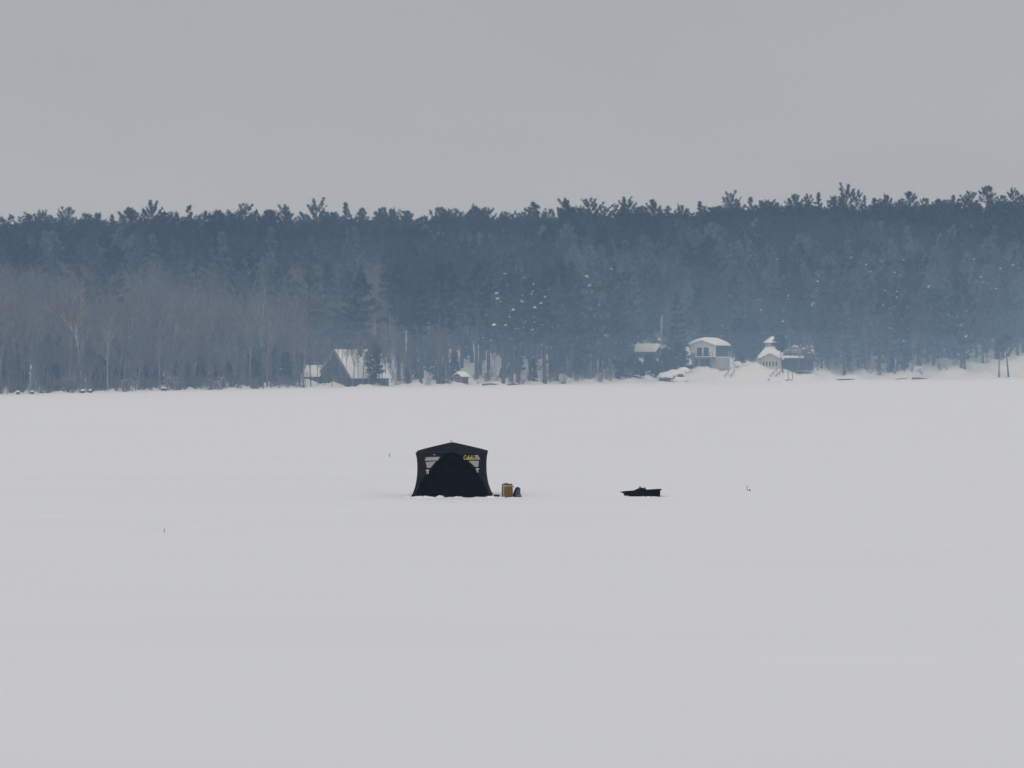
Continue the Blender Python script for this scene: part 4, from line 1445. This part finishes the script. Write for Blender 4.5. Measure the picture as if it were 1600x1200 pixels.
X0, X1, YB, HGT = 724.4, 743.6, 717.9, 5.9
k_ = (X1 - X0) / tot
cx_ = 0.0
for c in word:
    for st in LET[c][1]:
        q = []
        for i in range(len(st)):       # smooth the stroke
            p0 = st[max(i - 1, 0)]; p1 = st[i]; p2 = st[min(i + 1, len(st) - 1)]; p3 = st[min(i + 2, len(st) - 1)]
            for t_ in (0, 0.34, 0.67):
                q.append(tuple(0.5 * ((2 * p1[j]) + (-p0[j] + p2[j]) * t_ + (2 * p0[j] - 5 * p1[j] + 4 * p2[j] - p3[j]) * t_ ** 2 + (-p0[j] + 3 * p1[j] - 3 * p2[j] + p3[j]) * t_ ** 3) for j in (0, 1)))
        q.append(st[-1])
        b.tube([tent_px(X0 + (cx_ + x) * k_, YB - y * HGT, 0.024) for x, y in q], 0.0105, 5)
    cx_ += LET[c][0]
b.build('lettering', M['yellow'], tent)
# hub ring on the peak
b = MB()
b.tube([Vector((-0.03 + 0.022 * math.cos(a), 0, APEX + 0.035 + 0.045 * math.sin(a))) for a in np.linspace(-0.5, math.pi + 0.5, 12)], 0.009, 6)
b.build('hub_ring', M['pole'], tent)
# ground flap and guy line at the left corner
b = MB()
fl = []
for q in range(4):
    rot = Matrix.Rotation(q * math.pi / 2, 3, 'Z')
    for i in range(12):
        p0 = rot @ wall_pt(-1 + 2 * i / 12, 0)
        fl.append(p0)
outer = [Vector((p_.x * 1.02, p_.y * 1.02, 0.02)) for p_ in fl]
inner = [Vector((p_.x, p_.y, 0.07)) for p_ in fl]
b.loft([outer, inner], False)
b.build('ground_flap', M['black_cloth'], tent)
b = MB(); b.tube([(-1.33, -1.33, 0.06), (-1.52, -1.36, 0.0)], 0.006, 5); b.build('guy_rope', M['pole'], tent)
b = MB(); b.tube([(-1.51, -1.36, -0.05), (-1.53, -1.37, 0.05)], 0.012, 6); b.build('stake', M['dark_wood'], tent)

# snow shovelled on the flap
b = MB()
rs = random.Random(21)
for q in range(4):
    rot = Matrix.Rotation(q * math.pi / 2, 3, 'Z')
    for i in range(26):
        u = -1.03 + 2.06 * i / 25 + rs.uniform(-.03, .03)
        p0 = rot @ Vector((u * 1.40, -1.40 - rs.uniform(0.08, 0.2), 0))
        hgt = rs.choice([0.025, 0.03, 0.04, 0.05, 0.06, 0.085] if q == 0 else [0.02, 0.03, 0.04])
        lump(b, (p0.x, p0.y, -0.02), (rs.uniform(.10, .22), rs.uniform(.10, .2), hgt), i + q * 40, 0.5, 9, 5)
o = b.build('snow_bank', M['snow'], None, smooth=True)
o.location = (TX, YT + 1.3, 0)
tag(o, 'low ragged snow shovelled round the foot of the black tent', kind='stuff')

# ------------------------------------------------------------------ barrel, pack, tray beside the tent
def on_ice(px, py):
    Y = CAM_Z * F / (py - HORIZON)
    return Vector(((px - 800) / F * Y, Y, 0.0))


p = on_ice(792.6, 777)
bar = thing('wooden_barrel', 'small brown wooden barrel with a pale rim beside the tent', 'barrel', p, 0.61)
NS = 16
for k in range(NS):
    a0, a1 = 2 * math.pi * k / NS + 0.012, 2 * math.pi * (k + 1) / NS - 0.012
    b = MB()
    prof = [(0.182, 0.0), (0.190, 0.10), (0.193, 0.20), (0.190, 0.30), (0.184, 0.385)]
    rings = []
    for r, z in prof:
        rings.append([Vector((rr_ * math.cos(a), rr_ * math.sin(a), z)) for rr_, a in ((r, a0), (r * 1.004, (a0 + a1) / 2), (r, a1), (r - 0.02, a1), (r - 0.02, a0))])
    b.loft(rings, True)
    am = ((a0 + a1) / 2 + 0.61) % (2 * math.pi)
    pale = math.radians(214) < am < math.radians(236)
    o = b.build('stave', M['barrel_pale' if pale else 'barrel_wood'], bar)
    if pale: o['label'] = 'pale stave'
b = MB(); b.lathe([(0.186, 0.375), (0.194, 0.378), (0.190, 0.432), (0.180, 0.436), (0.172, 0.38)], 28); b.build('rim', M['barrel_pale'], bar, smooth=False)
b = MB(); b.lathe([(0.16, 0.40), (0.181, 0.425), (0.179, 0.452), (0.165, 0.462), (0.0001, 0.466)], 28, caps=False); lid = b.build('lid', M['barrel_lid'], bar)
b = MB(); b.box((-0.05, 0, 0.475), (0.13, 0.04, 0.025)); b.build('lid_handle', M['barrel_lid'], lid)
b = MB(); b.tube([(0.155, -0.10, 0.375), (0.195, -0.11, 0.37), (0.225, -0.10, 0.345), (0.226, -0.10, 0.33)], 0.011, 6); b.build('handle', M['barrel_lid'], bar)

p = on_ice(807.8, 776.8)
pk = thing('backpack', 'slumped blue backpack with dark top leaning by the wooden barrel', 'backpack', p, 0.0)


def lumpy(cs, seed, n=18, amp=0.10, fold=0.0):
    rings = []
    for (cx, cy, z, rx, ry) in cs:
        ring = []
        for k in range(n):
            a = 2 * math.pi * k / n
            f = 1 + amp * mnoise.noise(Vector((math.cos(a) * 2, math.sin(a) * 2, z * 9 + seed))) + fold * math.sin(a * 7 + z * 8)
            ring.append(Vector((cx + rx * f * math.cos(a), cy + ry * f * math.sin(a), z)))
        rings.append(ring)
    return rings


b = MB(); b.loft(lumpy([(0.02, 0, 0, .135, .11), (0.02, 0, .03, .14, .12), (0.012, 0, .10, .115, .11), (0.01, 0, .18, .10, .10), (0.008, 0, .24, .085, .085), (0.0, 0, .29, .05, .06), (0, 0, .31, .015, .02)], 3, 22, .12, 0.05), True)
body = b.build('body', M['pack_blue'], pk, smooth=True)
b = MB(); b.loft(lumpy([(-0.055, 0, 0.0, .085, .10), (-0.06, 0, .08, .082, .10), (-0.045, 0, .17, .075, .095), (-0.02, 0, .25, .07, .085), (0.0, -.01, .31, .06, .07), (0.015, -.01, .345, .032, .04), (0.02, -.01, .352, .01, .01)], 9, 18, .15), True)
b.build('back_pad', M['pack_navy'], pk, smooth=True)
b = MB(); b.loft(lumpy([(0.055, -.04, .20, .03, .05), (0.07, -.04, .225, .055, .075), (0.065, -.04, .265, .06, .075), (0.05, -.03, .305, .045, .06), (0.045, -.03, .325, .015, .02)], 14, 14, .2), True)
fl_ = b.build('top_flap', M['pack_tan'], pk, smooth=True)
b = MB(); b.tube([(0.0, -.09, .335), (0.06, -.10, .33), (0.10, -.08, .30), (0.105, -.05, .29)], [.016, .018, .016, .012], 7); b.build('strap', M['pack_navy'], pk, smooth=True)
b = MB(); b.tube([(-0.03, -.112, .02), (-0.01, -.115, .10), (0.02, -.10, .19)], .010, 6); b.tube([(0.06, -.118, .02), (0.05, -.112, .10), (0.06, -.09, .17)], .009, 6)
b.build('piping', M['pack_navy'], body)

p = on_ice(776.5, 777.2)
tr = thing('black_case', 'flat black case half buried in snow between the tent and barrel', 'case', p, -0.08)
b = MB(); b.box((-0.015, 0, 0.03), (0.17, 0.26, 0.07), taper=0.94); b.build('body', M['black_plastic'], tr, bevel=0.008)
b = MB(); b.box((-0.01, 0, 0.077), (0.185, 0.28, 0.022)); b.build('lid', M['black_plastic'], tr, bevel=0.006)
b = MB(); b.bar((0.08, -.05, 0.07), (0.135, -.05, 0.0), 0.05, 0.02); b.build('latch', M['black_plastic'], tr)
b = MB()
for k in range(9):
    lump(b, (-0.16 + 0.05 * k, -0.20 + rs.uniform(-.03, .03), 0), (.05, .05, rs.uniform(.015, .04)), k + 200, .5, 8, 5)
o = b.build('snow_crumbs', M['snow'], None, smooth=True); o.location = p
tag(o, 'small snow crumbs in front of the flat black case', kind='stuff')

# ------------------------------------------------------------------ sled
p = on_ice(1001.5, 776.5)
sled = thing('ice_sled', 'black plastic hauling sled with raised lip resting on snow', 'sled', p, math.radians(4))


def rrect(x0, x1, w, z, r=0.10, n=6, front_r=None, tilt=0.0):
    """rounded rectangle ring in plan; z rises along x by tilt"""
    pts = []
    hw_ = w / 2
    for cx, cy, a0, rad in ((x1 - r, hw_ - r, 0, r), (x0 + (front_r or r), hw_ - (front_r or r), 90, front_r or r), (x0 + (front_r or r), -hw_ + (front_r or r), 180, front_r or r), (x1 - r, -hw_ + r, 270, r)):
        for k in range(n + 1):
            a = math.radians(a0 + 90 * k / n)
            x, y = cx + rad * math.cos(a), cy + rad * math.sin(a)
            pts.append(Vector((x, y, z + tilt * x)))
    return pts


b = MB()
T = 0.062
b.loft([rrect(-0.52, 0.64, 0.46, 0.005, .08, 6, .14, 0.018), rrect(-0.545, 0.648, 0.49, 0.03, .09, 6, .15, 0.022), rrect(-0.61, 0.652, 0.58, 0.15, .10, 6, .18, 0.045), rrect(-0.645, 0.66, 0.61, 0.205, .11, 6, .2, T),
        rrect(-0.70, 0.705, 0.66, 0.200, .12, 6, .22, T + .004), rrect(-0.705, 0.71, 0.665, 0.222, .12, 6, .22, T + .004), rrect(-0.635, 0.65, 0.60, 0.226, .11, 6, .2, T),
        rrect(-0.60, 0.64, 0.565, 0.16, .10, 6, .18, 0.045), rrect(-0.535, 0.635, 0.47, 0.04, .09, 6, .15, 0.022)], True)
b.build('hull', M['black_plastic'], sled, smooth=False, bevel=0.004)
b = MB()
for yy in (-0.15, 0.0, 0.15):
    b.tube([(-0.50, yy, -0.005), (0.60, yy, 0.012)], 0.014, 6)
b.build('runner', M['black_plastic'], sled)
b = MB()
for k in range(20):
    x = -0.55 + 1.2 * k / 19
    lump(b, (x + rs.uniform(-.02, .02), -0.29 + rs.uniform(-.03, .03), 0), (rs.uniform(.05, .10), .07, rs.choice([.012, .02, .035, .055])), k + 300, .5, 8, 5)
o = b.build('snow_ridge', M['snow'], None, smooth=True); o.location = p
tag(o, 'thin ragged snow banked against the near side of the sled', kind='stuff')
gear = thing('gear_bag', 'dark duffel of fishing gear lying in the black sled', 'bag', p + Vector((0.03, 0, 0.075)), 0.0)
b = MB()
rings = []
for k, (x, ry, rz_, zc) in enumerate(((-0.30, .02, .01, .125), (-0.26, .10, .035, .125), (-0.18, .16, .07, .125), (-0.08, .19, .10, .13), (0.03, .19, .11, .13), (0.12, .18, .10, .13), (0.155, .12, .07, .13), (0.165, .03, .02, .13))):
    rings.append([Vector((x, ry * math.cos(a), zc + rz_ * math.sin(a) * (1 + 0.12 * mnoise.noise(Vector((x * 9, a, 2)))))) for a in np.linspace(0, 2 * math.pi, 15)[:-1]])
b.loft(rings, True); gb = b.build('body', M['black_cloth'], gear, smooth=True)
b = MB(); b.tube([(-0.10, 0, .225), (-0.09, 0, .262), (-0.055, 0, .272), (-0.025, 0, .255), (-0.02, 0, .225)], .017, 7); b.build('handle', M['black_cloth'], gear)
b = MB(); b.tube([(0.105, -.02, .20), (0.11, -.02, .275)], [.018, .012], 7); b.build('clip_post', M['black_plastic'], gear)

# ------------------------------------------------------------------ tip-ups and markers
p = on_ice(1167.6, 767.8)
t = thing('tip_up', 'thin upright tip up rod standing beside a small black reel', 'tip-up', p, 0)
b = MB(); b.tube([(0, 0, -0.03), (0, 0, 0.225)], [0.012, 0.010], 8); b.build('rod', M['pole'], t)
b = MB(); b.tube([(0, 0, 0.012), (0.03, 0, 0.012)], 0.011, 6); b.build('foot', M['pole'], t)
p2 = on_ice(1171.8, 767.8)
t = thing('fishing_reel', 'tiny black fishing reel on its stand right of the thin rod', 'reel', p2, 0)
b = MB(); b.lathe([(0.045, 0.0), (0.040, 0.015), (0.018, 0.03), (0.014, 0.05)], 12); b.build('stand', M['black_plastic'], t)
b = MB(); b.tube([(-0.008, -.018, .05), (-0.008, .018, .05)], 0.026, 12); b.build('spool', M['black_plastic'], t)
b = MB(); b.tube([(-0.008, 0, .045), (-0.04, 0, .035)], 0.008, 6); b.build('crank', M['black_plastic'], t)
p = on_ice(256.3, 834.2)
t = thing('ice_marker', 'lone thin grey stake nearest the camera, standing left of the tent', 'stake', p, 0)
b = MB(); b.tube([(0, 0, -0.03), (0.002, 0, 0.135)], 0.0085, 8); b.build('shaft', M['pole'], t)
b = MB(); b.tube([(0.002, 0, 0.128), (0.002, 0, 0.142)], 0.0105, 8); b.build('cap', M['pole'], t)
p = on_ice(608.7, 714.0)
t = thing('ice_marker', 'faint little grey stake farther out on the ice behind the tent', 'stake', p, 0)
b = MB(); b.tube([(-0.012, 0, -0.03), (0.0, 0, 0.17)], [0.022, 0.014], 8); b.build('shaft', M['pole'], t)
b = MB(); b.tube([(0.0, 0, 0.165), (0.0, 0, 0.178)], 0.017, 8); b.build('cap', M['pole'], t)

# ------------------------------------------------------------------ the cold haze over the lake
hm = bpy.data.materials.new('haze_air')
hm.use_nodes = True
nt = hm.node_tree
for n in list(nt.nodes):
    nt.nodes.remove(n)
ho = nt.nodes.new('ShaderNodeOutputMaterial')
hv = nt.nodes.new('ShaderNodeVolumePrincipled')
hv.inputs['Color'].default_value = (*HAZE_COLOR, 1)
hv.inputs['Absorption Color'].default_value = (1, 1, 1, 1)     # scatters blue, absorbs nothing
hv.inputs['Density'].default_value = HAZE_DENSITY
hv.inputs['Anisotropy'].default_value = 0.0
nt.links.new(hv.outputs[0], ho.inputs['Volume'])
zmin = min(v.co.z for v in hill.data.vertices)
b = MB()
ztop = 71.0
b.box((0, 530, (zmin - 1 + ztop) / 2), (1460, 1440, ztop - (zmin - 1)))
hz_o = b.build('haze', hm)
hz_o['kind'] = 'stuff'
hz_o['label'] = 'pale cold haze over the lake and hillside'

# ------------------------------------------------------------------ the low bank of mist lying along the shore
mm = bpy.data.materials.new('mist_air')
mm.use_nodes = True
nt = mm.node_tree
for n in list(nt.nodes):
    nt.nodes.remove(n)
ho = nt.nodes.new('ShaderNodeOutputMaterial')
hv = nt.nodes.new('ShaderNodeVolumePrincipled')
hv.inputs['Color'].default_value = (*HAZE_COLOR, 1)
hv.inputs['Absorption Color'].default_value = (1, 1, 1, 1)     # scatters blue, absorbs nothing
hv.inputs['Density'].default_value = MIST_DENSITY
nt.links.new(hv.outputs[0], ho.inputs['Volume'])
mp_ = np.linspace(-420, 2020, 62)
hv.inputs['Density'].default_value = MIST_DENSITY / 5
for lay, (top, depth, shift) in enumerate(((11.0, 72.0, -20), (18.0, 66.0, -15), (26.0, 72.0, -8), (35.0, 80.0, 2), (46.0, 92.0, 16))):
    rings = []
    for k, px in enumerate(mp_):
        Y = float(np.interp(px, SH_PX, SH_Y)) + shift
        x = (px - 800) / F * Y
        end = max(0.04, min(1.0, (1 - abs(2 * k / 61 - 1)) * 4)) ** 0.5
        hgt = top * (1 + 0.06 * math.sin(k * 0.33 + lay * 2)) * end
        dep = depth * (1 + 0.08 * math.sin(k * 0.31 + 2 + lay)) * end
        rings.append([Vector((x, Y + dep * math.cos(a), -0.9 + 0.01 * lay + max(0.0, math.sin(a)) * hgt)) for a in np.linspace(0, math.pi, 21)] + [Vector((x, Y, -0.95 + 0.01 * lay))])
    b = MB()
    b.loft(rings, True)
    mist = b.build('mist', mm, smooth=True)
    tag(mist, 'low bluish bank of mist lying along the far shore', kind='stuff')
